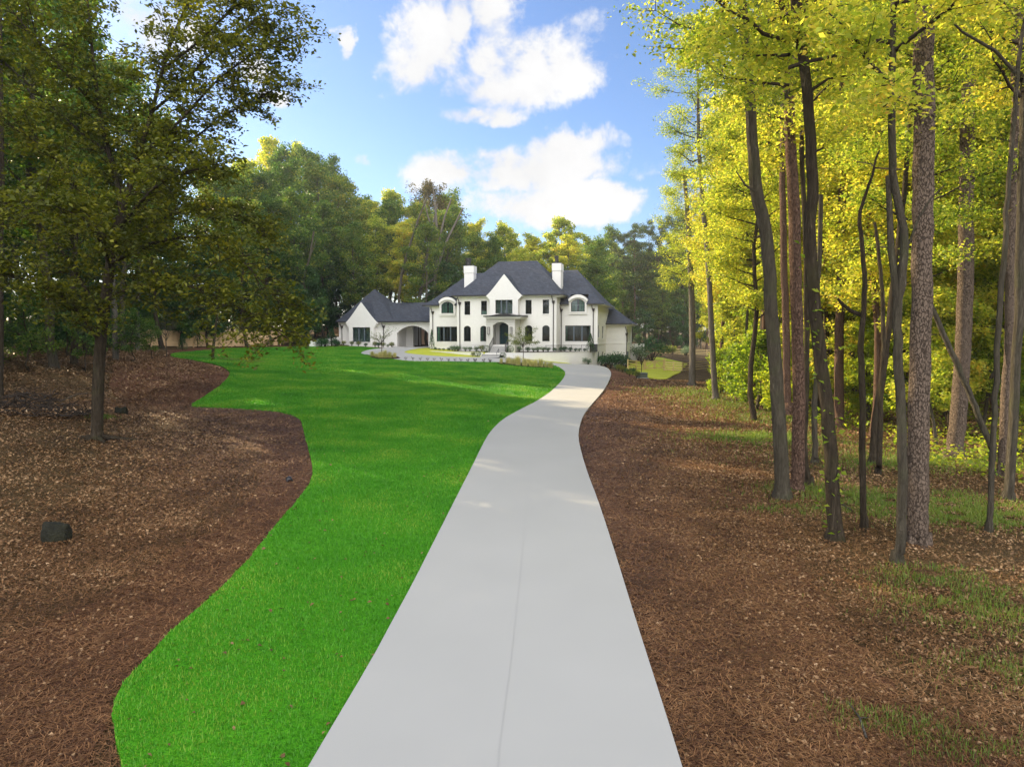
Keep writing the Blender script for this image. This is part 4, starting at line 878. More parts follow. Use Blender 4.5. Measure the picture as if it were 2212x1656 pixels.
# far wood prototypes
FW=[proto(100+i,'bark_dark' if i%2 else 'bark_grey','leaf_green',H=24,r0=.26,crown=(.26,1),nl=34,llen=(2.5,5.2),ang=(15,55),leafn=11500,lsize=.33,sub=4,clr=.95,wobble=.18) for i in range(4)]
FG=[proto(120+i,'bark_pale' if i%2 else 'bark_grey','leaf_gold',H=24,r0=.24,crown=(.3,1),nl=32,llen=(2.2,4.6),ang=(20,60),leafn=13000,lsize=.36,sub=4,clr=.85,wobble=.2) for i in range(3)]
FB=[proto(130,'bark_pale','leaf_brown',H=25,r0=.3,crown=(.4,1),nl=30,llen=(3,5.5),ang=(30,70),leafn=9000,lsize=.3,sub=5,clr=.8,wobble=.2)]
FP=[proto(140+i,'bark_red','needle',H=26,r0=.24,crown=(.55,1),nl=26,llen=(1.6,3.4),ang=(5,40),leafn=9000,lsize=.38,sub=4,clr=.6,pine=True,wobble=.08,lasp=.2) for i in range(2)]
FDK=[proto(150+i,'bark_dark','leaf_deep',H=13,r0=.14,crown=(.1,1),nl=30,llen=(1.8,3.6),ang=(0,40),leafn=12000,lsize=.32,sub=4,clr=.8,wobble=.12) for i in range(3)]
# right-hand wood: sunlit edge trees and understorey
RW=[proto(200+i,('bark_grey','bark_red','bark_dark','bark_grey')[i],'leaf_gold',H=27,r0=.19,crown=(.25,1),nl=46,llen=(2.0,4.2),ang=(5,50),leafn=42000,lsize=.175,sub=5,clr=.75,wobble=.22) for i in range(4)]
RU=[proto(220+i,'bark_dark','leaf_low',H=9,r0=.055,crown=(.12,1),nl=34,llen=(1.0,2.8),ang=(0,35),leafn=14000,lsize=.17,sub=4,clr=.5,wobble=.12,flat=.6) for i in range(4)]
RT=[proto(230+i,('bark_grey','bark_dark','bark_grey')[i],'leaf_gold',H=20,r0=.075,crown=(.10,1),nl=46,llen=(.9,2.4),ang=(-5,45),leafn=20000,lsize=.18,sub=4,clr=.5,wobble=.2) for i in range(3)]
RS=[proto(240+i,'bark_dark','leaf_low',H=3.2,r0=.03,crown=(.05,1),nl=18,llen=(.6,1.3),ang=(10,60),leafn=5000,lsize=.14,sub=3,clr=.35,wobble=.05) for i in range(2)]
def P_(px,py,Y): d=ray(px,py); t=Y/d[1]; return np.array([d[0]*t,Y,CAMZ+d[2]*t])
used=[]
def free(x,y,d):
    for a,b in used:
        if (a-x)**2+(b-y)**2<d*d: return False
    used.append((x,y)); return True
# back wood behind the house; height set so that the tops meet the sky where they do in the picture
SKY=[(350,330),(450,330),(540,320),(600,300),(700,305),(745,345),(780,400),(880,400),(925,395),(990,420),(1040,480),(1090,430),(1150,490),(1215,450),(1250,510),(1330,480),(1380,455),(1440,455),(1500,430)]
def skyline(px):
    xs=[a for a,b in SKY]; return float(np.interp(px,xs,[b for a,b in SKY]))
LB={'leaf':'dark broadleaf tree','gold':'yellow-green tree','pine':'tall slender tree','low':'small dark green tree'}
def behind(px,Y,ps,nm,lab,grp,kt=1.0,rs=.0):
    x=(px-CX)/FD*Y
    if not free(x,Y,3.0): return
    g=float(th(x,Y)); top=P_(px,skyline(px),Y)[2]; p=rnd.choice(ps); h=max(9,(top-g)*kt*(1-rs*rnd.random())); s=h/p.H
    plant(nm,p,x,Y,s=max(.75,min(1.15,s)) ,sz=s,label=lab,group=grp,rng=rnd)
for Y,st_,k,r in ((108,62,.80,.12),(119,56,.9,.12),(131,60,.97,.1),(146,58,1.0,.12)):
    px=520+rnd.uniform(0,30)
    while px<1560:
        Ya=Y+rnd.uniform(-4,4)
        if px<720: Ya-= (720-px)*.12
        if Y<112 and 925<px<1330: px+=st_; continue
        if px>1290 and Y<150:
            if Y<135: px+=st_; continue
            Ya+=28; behind(px,Ya,FP+[FG[0],FW[0],FW[2]],'tree',LB['pine'],'tall pines beyond the side lawn',k,r); px+=st_*.45; continue
        if px>1020: behind(px,Ya,FG+FW[:2],'tree',LB['gold'],'yellow-green trees at the back',k,r*1.6)
        elif 880<px<930 and 125<Y<140: behind(930,Ya,FB,'tree','round-crowned brownish tree standing above the wood left of the chimney',None,1.0,0)
        else: behind(px,Ya,FW+([FG[1],FG[0]] if Y>125 else [FG[2]]),'tree',LB['leaf'],'dark trees of the back wood',k,r)
        px+=st_*rnd.uniform(.75,1.25)
for k in range(34):
    px=rnd.uniform(560,1290); Y=rnd.uniform(106,113)+(-14 if px<680 else 0)
    x=(px-CX)/FD*Y
    if free(x,Y,2.2): plant('tree',rnd.choice(FDK),x,Y,s=rnd.uniform(.6,1.05),label=LB['low'],group='low trees at the foot of the back wood',rng=rnd)
for k in range(30):
    px=1275+k*8.5; Y=rnd.uniform(172,196); x=(px-CX)/FD*Y
    if free(x,Y,1.8): plant('tree',rnd.choice(FW+[FG[1]]),x,Y,s=1.0,sz=rnd.uniform(.95,1.15),label='tall dark tree',group='tall trees far behind the side lawn',rng=rnd)
for px,Y,p_ in ((520,101,FW[0]),(545,104,FDK[1]),(560,100,FDK[0]),(535,99,FDK[2]),(500,98,FW[3]),(580,118,FW[1]),(470,97,FDK[0])):
    plant('tree',p_,(px-CX)/FD*Y,Y,s=.9,label='leafy tree',group='trees behind the long board fence',rng=rnd)
for k in range(46):
    px=rnd.uniform(1300,1540); Y=rnd.uniform(164,185) if k<34 else rnd.uniform(185,200); x=(px-CX)/FD*Y
    if free(x,Y,2.6): plant('tree',rnd.choice(FDK if k%3 else FW),x,Y,s=rnd.uniform(.7,.95),label='dark leafy tree',group='low trees among the far pines',rng=rnd)
# pale bare-stemmed trees behind the link roof
def stems(label,paths,Y,bark,name='tree'):
    e0=None; root=empty(name,(0,0,0),0,label,'tree'); 
    b=P_(*paths[0][0][:2],Y); root.location=(b[0],b[1],float(th(b[0],b[1]))-.05)
    for k,pth in enumerate(paths):
        pts=np.array([P_(q[0],q[1],Y+(q[3] if len(q)>3 else 0)) for q in pth])-np.array(root.location)
        if k==0: pts=np.vstack([[pts[0,0],pts[0,1],-.3],pts])
        rad=np.array([q[2]/2/FD*Y for q in pth]); rad=rad if k else np.insert(rad,0,rad[0]*1.15)
        Q=QB(); Q.tube(pts,rad,8); Q.obj('trunk' if k==0 else 'limb',M[bark],root,True)
    return root
stems('pale bare-stemmed tree forking above the link roof',[[(938,650,8),(942,560,7),(944,500,6),(940,440,4),(935,400,2)],[(940,590,6),(965,520,5),(985,480,4),(1000,450,3)],[(941,600,5),(905,625,3)],[(944,540,5),(960,470,4),(975,430,3)],[(943,520,4),(925,470,3),(915,430,2)]],107,'bark_pale')
stems('pale leaning stem left of the forked tree behind the link roof',[[(905,650,8),(915,590,6),(925,540,5),(935,490,4),(945,440,3)]],107.6,'bark_pale')
stems('slender grey stem leaning right behind the garage roof',[[(862,640,6),(868,590,6),(885,530,5),(905,470,4),(925,420,3)]],106,'bark_grey')
stems('crooked grey stem at the left edge of the back wood',[[(655,700,6),(660,640,6),(655,600,5),(668,560,4),(678,500,4)],[(657,600,4),(668,560,3),(682,520,2)]],95,'bark_grey')
# left-hand wood
for x,Y in ((-29,31),(-32.5,33.5),(-27.5,28),(-31,37),(-34,29.5),(-36,38),(-38,34)):  # trees added left of the frame to block sun from the drive
    free(x,Y,0); plant('tree',FW[int(Y)%4],x,Y,s=1.0,label='tall leafy tree added for shade',group='trees of the left-hand wood',rng=random.Random(int(Y)))
for k,(px,Y,s,l) in enumerate(((115,43,1.05,'tall leafy tree filling the top left behind the big maple'),(190,52,1.0,'tall leafy tree behind the trunk of the big maple'),(270,64,1.0,'tall leafy tree above the bank, between the big maple and the fence'),(350,76,.95,'tall leafy tree behind the left end of the long board fence'),(60,60,1.0,'tall leafy tree deep behind the brush pile'))):
    x=(px-CX)/FD*Y; free(x,Y,0); plant('tree',FW[k%4],x,Y,s=s,sz=s*1.12,label=l,rng=rnd)
for k in range(60):
    px=rnd.uniform(250,760); Y=rnd.uniform(90,112)-(10 if px<450 else 0); x=(px-CX)/FD*Y
    if px>560: Y=max(Y,117); x=(px-CX)/FD*Y
    if free(x,Y,2.4): plant('tree',rnd.choice(FDK) if k%3 else rnd.choice(FW),x,Y,s=rnd.uniform(.7,1.15),label='leafy tree',group='trees behind the long board fence',rng=rnd)
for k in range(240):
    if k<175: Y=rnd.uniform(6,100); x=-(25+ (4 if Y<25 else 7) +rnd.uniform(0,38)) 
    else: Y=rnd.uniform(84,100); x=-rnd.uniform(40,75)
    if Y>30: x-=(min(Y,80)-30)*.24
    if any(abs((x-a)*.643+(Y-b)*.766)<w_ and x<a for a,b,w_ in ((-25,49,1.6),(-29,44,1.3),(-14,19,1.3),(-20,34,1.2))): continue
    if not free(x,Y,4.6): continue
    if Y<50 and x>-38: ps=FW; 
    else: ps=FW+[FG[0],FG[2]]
    plant('tree',rnd.choice(ps),x,Y,s=rnd.uniform(.8,1.05),sz=rnd.uniform(.85,1.02) if Y<60 else rnd.uniform(1.05,1.25),label='tall leafy tree added for shade',group='trees of the left-hand wood',rng=rnd)
for k in range(70):
    Y=rnd.uniform(15,92); x=-(27+max(0,min(Y,80)-30)*.24+rnd.uniform(0,10))
    if free(x,Y,2.4): plant('tree',rnd.choice(FDK+RU[:1]),x,Y,s=rnd.uniform(.4,.8),label='bushy young tree',group='undergrowth trees of the left-hand wood',rng=rnd)
# ---- right-hand wood: individually traced trunks
def traced(name,label,path,Y,bark,side=12,flare=1.5,crownproto=None,extra=(),vine=False,cat='tree',wiggle=0):
    base=gp(path[0][0],path[0][1]); Y=base[1] if Y is None else Y
    b=P_(path[0][0],path[0][1],Y); root=empty(name,(b[0],b[1],b[2]),0,label,cat)
    pts=np.array([P_(q[0],q[1],Y) for q in path])-b; rad=np.array([q[2]/2/FD*Y*.92/math.sqrt(1+((q[0]-CX)/FD)**2) for q in path])
    rng=np.random.default_rng(int(abs(path[0][0])*7+path[0][1]))
    # densify with a smooth curve
    tt=np.linspace(0,1,len(pts)); tn=np.linspace(0,1,34)
    def cr(v):
        out=np.empty((len(tn),)+v.shape[1:])
        for i,t in enumerate(tn*(len(v)-1)):
            k=min(int(t),len(v)-2); f=t-k; p0_=v[max(k-1,0)];p1_=v[k];p2_=v[k+1];p3_=v[min(k+2,len(v)-1)]
            out[i]=.5*((2*p1_)+(-p0_+p2_)*f+(2*p0_-5*p1_+4*p2_-p3_)*f*f+(-p0_+3*p1_-3*p2_+p3_)*f**3)
        return out
    pts=cr(pts); rad=cr(rad); pts[:,0]+=rng.normal(0,.008,len(pts)); pts[:,1]+=np.cumsum(rng.normal(0,.02,len(pts)))
    top=pts[-1]; H=26.0
    if crownproto is not None and top[2]<20:
        d=(pts[-1]-pts[-4]); d/=np.linalg.norm(d); d=(d+np.array([0,0,2.]))/3; d/=np.linalg.norm(d); up=[top+d*s for s in (2,4,6.5,9)]; pts=np.vstack([pts,up]); rad=np.concatenate([rad,rad[-1]*np.array([.85,.7,.5,.25])])
    pts=np.vstack([pts[0]-[0,0,.3],pts[0]-[0,0,.02],pts[0]+[0,0,.22],pts[1:]]); rad=np.concatenate([[rad[0]*flare*1.15,rad[0]*flare,rad[0]*1.12],rad[1:]])
    ph=rng.random()*6
    def bump(i,a): return 1+.05*np.sin(3*a+ph+i*.15)+.03*np.sin(7*a-i*.6)+np.where(i<2.5,.13*np.sin(5*a+ph),0)
    Q=QB(); Q.tube(pts,rad,side,bump); Q.obj('trunk',M[bark],root,True)
    for ex in extra:
        e=np.array([P_(q[0],q[1],Y+(q[3] if len(q)>3 else 0)) for q in ex])-b; Q=QB(); Q.tube(e,[q[2]/2/FD*Y for q in ex],7); Q.obj('limb',M[bark],root,True)
    if crownproto is not None:
        cpz=crownproto; 
        c=link(bpy.data.objects.new('crown',cpz.c),root); s=.78; zt=pts[-1][2]; c.scale=(s,s,s); c.location=(pts[-1][0],pts[-1][1],zt-cpz.H*.97*s); c.rotation_euler=(0,0,rng.random()*6)
        l=link(bpy.data.objects.new('branches',cpz.l),root); l.scale=c.scale; l.location=c.location; l.rotation_euler=c.rotation_euler
    if vine:
        k=160; i=rng.integers(2,18,k); cc=pts[i]+rng.normal(0,.16,(k,3))*[1,1,1.6]; Q=QB(); Q.add(*leaves(cc,.12,rng)); Q.obj('foliage',M['leaf_low'],root)
    used.append((b[0],b[1])); return root
class CP: pass
def crownonly(seed,leaf='leaf_gold',**k):
    T,Q=grow(seed,**k); p=CP(); p.H=k['H']; p.c=Q.mesh('crown',M[leaf])
    # the branch mesh without its own trunk
    n0=len(T.v[0]); T.v=T.v[1:]; T.q=[q-n0 for q in T.q[1:]]; p.l=T.mesh('branches',M['twig'],True); return p
CN=[crownonly(300+i,H=26,r0=.18,crown=(.42,1),nl=34,llen=(2.0,4.4),ang=(0,45),leafn=26000,lsize=.14,sub=5,clr=.7,wobble=.0) for i in range(3)]
CPi=crownonly(310,leaf='needle',H=26,r0=.18,crown=(.66,1),nl=22,llen=(1.6,3.2),ang=(0,40),leafn=9000,lsize=.26,sub=4,clr=.5,wobble=.0,pine=True,lasp=.18)
traced('oak_tree','dark grey bending trunk nearest the mulch bed, first of the big trunks on the right',[(1690,1075,37),(1683,900,33),(1675,760,33),(1665,600,31),(1657,500,31),(1636,400,29),(1630,330,27),(1622,230,25),(1612,120,24),(1602,0,22)],None,'bark_grey',crownproto=CN[0],extra=[[(1622,130,7),(1590,110,5),(1560,90,3),(1530,70,2)],[(1640,420,6),(1610,400,4),(1590,370,2)]])
traced('pine_tree','straight reddish pine trunk just right of the bending grey trunk',[(1720,1058,33),(1727,900,31),(1727,760,29),(1722,620,29),(1718,450,28),(1708,300,26),(1702,180,25),(1690,0,22)],None,'bark_red',crownproto=CPi)
traced('oak_tree','curving dark trunk with ivy leaves, third big trunk on the right',[(1804,1165,38),(1797,1050,34),(1788,900,33),(1772,760,32),(1760,640,30),(1752,500,28),(1758,400,27),(1748,250,25),(1738,130,24),(1722,60,22),(1722,0,20)],None,'bark_dark',crownproto=CN[1],extra=[[(1770,720,8),(1768,700,12),(1764,680,11)],[(1745,200,8),(1790,170,5),(1850,160,3)],[(1730,90,10),(1716,60,10),(1712,0,9)]],vine=True)
traced('pine_tree','thickest trunk, scaly pine standing behind the pale slim trunk',[(1983,1172,54),(1980,1080,52),(1984,900,53),(1990,700,51),(1994,500,50),(1999,300,50),(2004,100,49),(2008,0,47)],None,'bark_pine',side=20,crownproto=CPi,flare=1.25)
traced('maple_tree','slim pale grey trunk leaning in front of the thickest pine, forked higher up',[(1936,1212,27),(1943,1100,25),(1947,950,24),(1944,800,24),(1938,700,22),(1945,600,22),(1948,500,20),(1930,400,19),(1922,300,18),(1918,150,16),(1924,0,14)],None,'bark_grey',crownproto=CN[2],extra=[[(1938,640,16),(1925,540,14),(1922,460,12),(1918,380,10)],[(1950,560,5),(1985,470,5,-.2),(2010,430,4,-.3),(2040,400,2,-.4)]])
traced('pine_tree','tall pine trunk lit on its left side, right of the thickest pine',[(2062,985,44),(2075,850,40),(2082,700,40),(2084,500,37),(2088,300,35),(2092,100,33),(2094,0,32)],None,'bark_pine',side=16,crownproto=CPi)
traced('sapling_tree','thin smooth trunk near the right edge, in front of the two trunks there',[(2137,1148,16),(2146,950,15),(2156,750,15),(2168,550,14),(2182,350,12),(2196,150,11),(2212,40,9)],None,'bark_grey',crownproto=None,extra=[[(2196,160,8),(2150,110,7),(2080,70,5),(2030,20,4),(2000,-20,3)]])
traced('maple_tree','smooth trunk at the right edge of the picture',[(2178,1078,26),(2190,900,25),(2196,700,24),(2202,450,22),(2206,250,20),(2212,60,18)],None,'bark_grey',crownproto=CN[0])
traced('pine_tree','scaly pine trunk behind the smooth trunk at the right edge',[(2166,1028,28),(2176,850,26),(2182,650,24),(2186,400,22),(2190,100,20)],None,'bark_pine',crownproto=CPi)
traced('sapling_tree','wavy thin trunk with a side branch, between the third trunk and the pale slim one',[(1866,1140,17),(1862,1000,16),(1862,860,16),(1858,760,15),(1860,690,13),(1862,600,12),(1856,530,11),(1850,470,9),(1862,430,8),(1878,370,6),(1888,330,4)],None,'bark_dark',crownproto=None,extra=[[(1860,680,10),(1838,672,8),(1818,655,7),(1810,645,5)]])
traced('pine_tree','sunlit pale pine trunk beyond the wavy thin trunk',[(1814,922,24),(1816,780,23),(1820,600,21),(1822,480,19),(1824,300,18),(1826,100,17)],None,'bark_red',crownproto=CPi)
traced('oak_tree','leaning dark stem crossing behind the wavy thin trunk',[(1885,1000,20),(1893,900,18),(1908,800,17),(1922,680,16),(1935,560,15),(1950,430,13)],None,'bark_dark',crownproto=CN[2])
traced('sapling_tree','thin upright dark stem just left of the pale slim trunk',[(1899,1023,14),(1903,900,13),(1906,800,12),(1908,700,11),(1900,560,9),(1890,480,7)],None,'bark_dark')
traced('oak_tree','dark stem standing right behind the reddish pine trunk',[(1748,1045,18),(1738,980,14),(1740,860,13),(1742,700,13),(1738,500,12),(1732,330,11),(1738,200,10)],None,'bark_dark',crownproto=CN[1])
traced('maple_tree','grey trunk low on the left of the curving ivy trunk',[(1762,1000,15),(1758,900,14),(1764,800,13),(1768,620,12),(1775,420,11)],None,'bark_grey',crownproto=None)
traced('maple_tree','slim grey trunk standing at the edge of the mulch, right of the side lawn',[(1546,862,15),(1540,760,14),(1534,640,13),(1528,540,12),(1520,440,11),(1512,330,9)],None,'bark_pale',crownproto=CN[0])
traced('maple_tree','slim grey trunk nearest the side lawn fence',[(1495,832,17),(1496,740,15),(1494,640,14),(1490,540,12),(1484,440,10),(1478,360,8)],None,'bark_pale',crownproto=CN[1])
traced('pine_tree','broad dark trunk half hidden behind the bending grey trunk',[(1652,884,22),(1652,780,20),(1654,600,18),(1656,400,16)],None,'bark_red',crownproto=CPi)
traced('pine_tree','reddish trunk between the bending grey trunk and the straight reddish pine',[(1700,880,20),(1698,760,18),(1694,600,17),(1690,400,15)],31,'bark_red',crownproto=CPi)
traced('sapling_tree','short slim trunk under the leafy edge trees left of the bending trunk',[(1610,868,9),(1610,800,8),(1612,720,7),(1616,640,6)],None,'bark_grey')
# the leaning pole
e=traced('dead_tree','bare grey pole leaning left behind the sunlit pine',[(2145,975,17),(2100,860,16),(2060,770,15),(2010,660,13),(1985,600,10)],22.5,'bark_grey',flare=1.0)
# filler trees of the right wood
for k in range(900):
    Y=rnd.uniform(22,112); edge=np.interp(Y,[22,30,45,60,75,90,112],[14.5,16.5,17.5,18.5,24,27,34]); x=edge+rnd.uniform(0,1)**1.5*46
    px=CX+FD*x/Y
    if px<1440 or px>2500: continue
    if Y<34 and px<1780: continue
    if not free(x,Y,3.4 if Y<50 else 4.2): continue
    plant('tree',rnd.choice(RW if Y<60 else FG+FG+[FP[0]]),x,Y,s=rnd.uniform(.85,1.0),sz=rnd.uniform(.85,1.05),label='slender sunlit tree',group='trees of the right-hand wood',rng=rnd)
for k in range(400):
    Y=rnd.uniform(21,85); edge=np.interp(Y,[22,30,45,60,75,90],[15.0,16.8,17.8,19,24,27]); x=edge+rnd.uniform(0,1)**1.5*30; px=CX+FD*x/Y
    if px>2400 or (Y<30 and px<1830) or not free(x,Y,2.0): continue
    plant('tree',rnd.choice(RT),x,Y,s=rnd.uniform(.8,1.1),label='thin pole-like young tree',group='thin young trees of the right-hand wood',rng=rnd)
    if k>230: break
for k in range(300):
    Y=rnd.uniform(24,75); edge=np.interp(Y,[22,30,45,60,75,90],[15.5,17.5,18.5,19.5,24,27]); x=edge+rnd.uniform(0,1)**1.3*30; px=CX+FD*x/Y
    if px>2330 or not free(x,Y,1.9 if Y>30 else 2.4): continue
    plant('tree',rnd.choice(RU),x,Y,s=rnd.uniform(.6,1.05),label='small glowing understorey tree',group='understorey of the right-hand wood',rng=rnd)
    if k>150: break
# leafy edge trees over the mulch, left of the big trunks
for (px,py,Y,s,pr,lab) in ((1590,862,44,1.0,0,'broad leafy tree at the wood edge with holly-green lower leaves'),(1520,850,56,.9,1,'leafy tree reaching out over the side lawn at the edge of the wood'),(1570,880,37,.8,2,'leafy tree between the slim grey trunk and the bending trunk')):
    p=P_(px,py,Y); plant('tree',RW[pr],p[0]+1.5,Y,s=s,label=lab,rng=rnd)
for k,(px,py,s) in enumerate(((1560,870,1.2),(1600,885,1.5),(1640,900,1.1),(1530,850,1.1))):
    g=gp(px,py); plant('shrub',RS[k%2],g[0]+1,g[1],s=s,label=['evergreen shrub at the foot of the slim grey trunks','broad evergreen shrub under the leafy edge tree','leafy shrub beside the broad dark trunk','low shrub nearest the side lawn in the wood edge'][k],cat='shrub',rng=rnd)
# ---- the big tree on the left
def big_tree():
    rng=np.random.default_rng(77); Y=25.3
    root=empty('maple_tree',tuple(P_(210,950,Y)),0,'big spreading maple with a brown trunk standing alone on the left ground','tree'); b=np.array(root.location)
    A=[]
    def limb(path,nm,side=8,flare=False,leafy=True,y0=0):
        pts=np.array([P_(q[0],q[1],Y+(q[3] if len(q)>3 else 0)) for q in path])-b; rad=np.array([q[2]/2/FD*Y/1.12 for q in path])
        n=max(8,len(pts)*3); t=np.linspace(0,len(pts)-1,n); pp=np.stack([np.interp(t,range(len(pts)),pts[:,i]) for i in range(3)],1); k=np.array([.25,.5,.25])
        for _ in range(2): pp[1:-1]=pp[:-2]*.25+pp[1:-1]*.5+pp[2:]*.25
        rr=np.interp(t,range(len(pts)),rad)
        if flare: pp=np.vstack([pp[0]-[0,0,.3],pp[0],pp[0]+[0,0,.2],pp[1:]]); rr=np.concatenate([[rr[0]*1.7,rr[0]*1.45,rr[0]*1.1],rr[1:]])
        Q=QB(); Q.tube(pp,rr,side)
        if leafy:
            L=np.linalg.norm(pp[-1]-pp[0])
            for i in range(2,len(pp)):
                for q in range(3):
                    d=pp[i]-pp[i-1]; d/=np.linalg.norm(d)+1e-9; v=d*.7+rng.normal(0,.75,3)*[1,1.1,.5]; v/=np.linalg.norm(v); l=rng.uniform(.7,2.0)
                    m=pp[i]+v*l*.5+[0,0,.08]; e=pp[i]+v*l+[0,0,-.1*l]
                    Q.tube(np.stack([pp[i],m,e]),[.018,.012,.005],4); A.append((m,.35));A.append((e,.5)); A.append((e*.6+m*.4,.4))
                    for z in range(2):
                        w_=rng.normal(0,1,3); w_/=np.linalg.norm(w_); e2=m+w_*[.8,.8,.45]*rng.uniform(.5,1.1); Q.tube(np.stack([m,e2]),[.009,.004],4); A.append((e2,.42))
        Q.obj(nm,M['bark_dark'],root,True)
    limb([(210,950,27),(210,880,26),(214,780,25),(222,690,25),(232,620,23),(240,560,21),(250,500,19),(262,460,17)],'trunk',12,True,False)
    limb([(262,460,17),(285,390,14),(300,330,11),(330,240,9),(350,150,8),(380,60,6),(410,0,5),(430,-60,3)],'limb')
    limb([(262,455,15),(255,400,13),(235,330,11),(215,240,9),(200,120,7),(190,20,5),(185,-80,3)],'limb')
    limb([(300,330,9),(340,310,7,-.5),(400,250,6,-1),(470,170,4,-1.2),(540,120,3,-1.5),(600,90,2,-1.5)],'limb')
    limb([(330,240,7),(380,200,6,.6),(450,120,5,1),(520,60,3,1.2),(590,30,2,1.4)],'limb')
    limb([(285,390,8),(350,350,6,1),(430,290,5,1.5),(500,240,4,2),(560,210,3,2),(600,190,2,2)],'limb')
    limb([(350,150,6),(420,100,5,-1),(480,40,4,-1.4),(540,-10,3,-1.6)],'limb')
    limb([(236,570,13),(290,540,10,-.6),(360,515,8,-1.2),(430,510,6,-1.6),(500,540,4,-2),(560,600,3,-2),(600,650,2,-2)],'limb')
    limb([(226,650,11),(280,620,9,-.8),(350,610,7,-1.4),(430,620,6,-1.8),(500,655,4,-2),(560,690,3,-2),(615,720,2,-2)],'limb')
    limb([(245,540,11),(300,500,9,.8),(370,460,7,1.4),(440,450,5,1.8),(510,470,4,2),(570,510,3,2)],'limb')
    limb([(222,690,10),(195,640,9,.4),(165,590,8,.6),(120,520,6,.8),(60,460,4,1),(-10,420,3,1)],'limb')
    limb([(232,560,11),(215,500,9,-.5),(190,440,8,-.8),(150,380,6,-1),(90,310,5,-1),(20,270,3,-1)],'limb')
    limb([(215,740,8),(185,690,7,-.8),(150,650,6,-1.4),(90,610,5,-2),(30,600,3,-2.4)],'limb')
    limb([(235,330,8),(180,290,7,.6),(110,230,5,1),(40,160,4,1.2),(-30,110,3,1.4)],'limb')
    limb([(215,240,7),(160,180,6,-.6),(90,100,4,-1),(30,30,3,-1.2)],'limb')
    limb([(240,560,9),(262,500,8,2),(330,420,6,3.5),(380,380,4,4.5),(430,350,3,5)],'limb')
    limb([(240,580,9),(220,520,8,-2),(180,470,6,-3.5),(140,450,4,-4.5),(90,440,3,-5)],'limb')
    limb([(250,500,9),(300,440,8,-2),(350,390,6,-3),(400,370,4,-3.6),(460,360,3,-4)],'limb')
    P=np.array([a[0] for a in A]); rr=np.array([a[1] for a in A]); n=56000
    w_=rng.random(len(P))+.25; idx=rng.choice(len(P),n,p=w_/w_.sum()); off=rng.standard_normal((n,3)); off/=np.linalg.norm(off,axis=1)[:,None]; off*=(rng.random(n)**.5*rr[idx])[:,None]; off[:,2]*=.55
    Q=QB(); Q.add(*leaves(P[idx]+off,.155,rng,up=.8,asp=.55)); Q.obj('crown',M['leaf_olive'],root)
    for an,l in ((.2,1.5),(2.9,1.8),(4.4,1.0),(5.4,1.3)):
        p=np.array([[math.cos(an)*q,math.sin(an)*q*.8,.16-.2*(q/l)**.8] for q in np.linspace(.2,l,5)]); Q=QB(); Q.tube(p,np.linspace(.11,.03,5),6); Q.obj('root',M['bark_dark'],root,True)
    used.append((b[0],b[1]))
big_tree()
stems('brown trunk at the far left edge beyond the brush pile',[[(0,832,12),(2,700,11),(0,560,10),(5,400,9),(2,200,8),(0,0,6)]],33,'bark_dark')
tt=[('pale trunk standing before the cedar fence on the left',(297,756,10),(297,690,9),(299,600,8),(303,480,6)),('dark slender trunk left of the pale trunk before the fence',(250,775,13),(248,690,12),(244,600,10),(240,500,8)),('dark trunk behind the big maple, nearest its left side',(160,785,15),(162,700,13),(158,600,11),(165,480,9))]
for (lab,*ps) in tt:
    g=gp(ps[0][0],ps[0][1]); stems(lab,[ps],g[1],'bark_pale' if 'pale' in lab else 'bark_dark')
# ---------------------------------------------------------------- fences
def on(x,y,h=0): return (x,y,float(th(x,y))+h)
def slat_fence(label,pts,hh,zs=None,mat='pine'):
    root=empty('board_fence',on(*pts[0]),0,label,'fence','horizontal board fences at the left'); b=np.array(root.location)
    for i,(p,q) in enumerate(zip(pts[:-1],pts[1:])):
        z0=(zs[i] if zs else min(on(*p)[2],on(*q)[2])+.05); m=MB(); n=int(hh/.15)
        for k in range(n):
            z=z0+.02+k*.15; m.bar((p[0]-b[0],p[1]-b[1],z-b[2]+.07),(q[0]-b[0],q[1]-b[1],z-b[2]+.07),.03,.138)
        o=m.build('panel',M[mat],root)
        P=MB(); P.bar((p[0]-b[0],p[1]-b[1]-.06,z0-b[2]-.3),(p[0]-b[0],p[1]-b[1]-.06,z0-b[2]+hh+.08),.11,.11,(1,0,0)); P.build('post',M[mat],root)
    return root
def seg(p,q,n): return [(p[0]+(q[0]-p[0])*i/n,p[1]+(q[1]-p[1])*i/n) for i in range(n+1)]
fa=gp(300,756)[:2]; fb=gp(600,746.5)[:2]
slat_fence('long pale horizontal board fence behind the left end of the lawn',seg((fa[0]-10,fa[1]+2),fb,16),1.85)
def at_(px,pyb,Y): p=P_(px,pyb,Y); return (p[0],p[1]),p[2]
(pa,za),(pb,zb_2)=at_(606,741,92),at_(632,738,96); slat_fence('short lower board fence panel stepping up beside the garden steps',[pa,pb],1.6,[za])
(pc,zc),(pd,zd)=at_(640,738,100),at_(655,736,103); slat_fence('board fence panel left of the garden gate frame',[pc,pd],1.9,[zc-.1])
z1p=lambda x,y:z1(x,y)
for (x0,x1,yb,yt,lab) in ((0,82,1012,930,'board fence panel left of the open timber gate frame'),(246,340,1000,880,'board fence panel right of the open timber gate frame'),(340,412,995,867,'middle stepped board fence panel near the garage'),(412,495,990,858,'highest board fence panel meeting the left corner of the garage roof')):
    a,b=z1(x0,yb),z1(x1,yb); Y0=112+x0*.004; p,zz=at_(*a,Y0); q,_=at_(*b,Y0+1.5); zt=P_(*z1(x0,yt),Y0)[2]; slat_fence(lab,[p,q],zt-zz,[zz],mat='cedar')
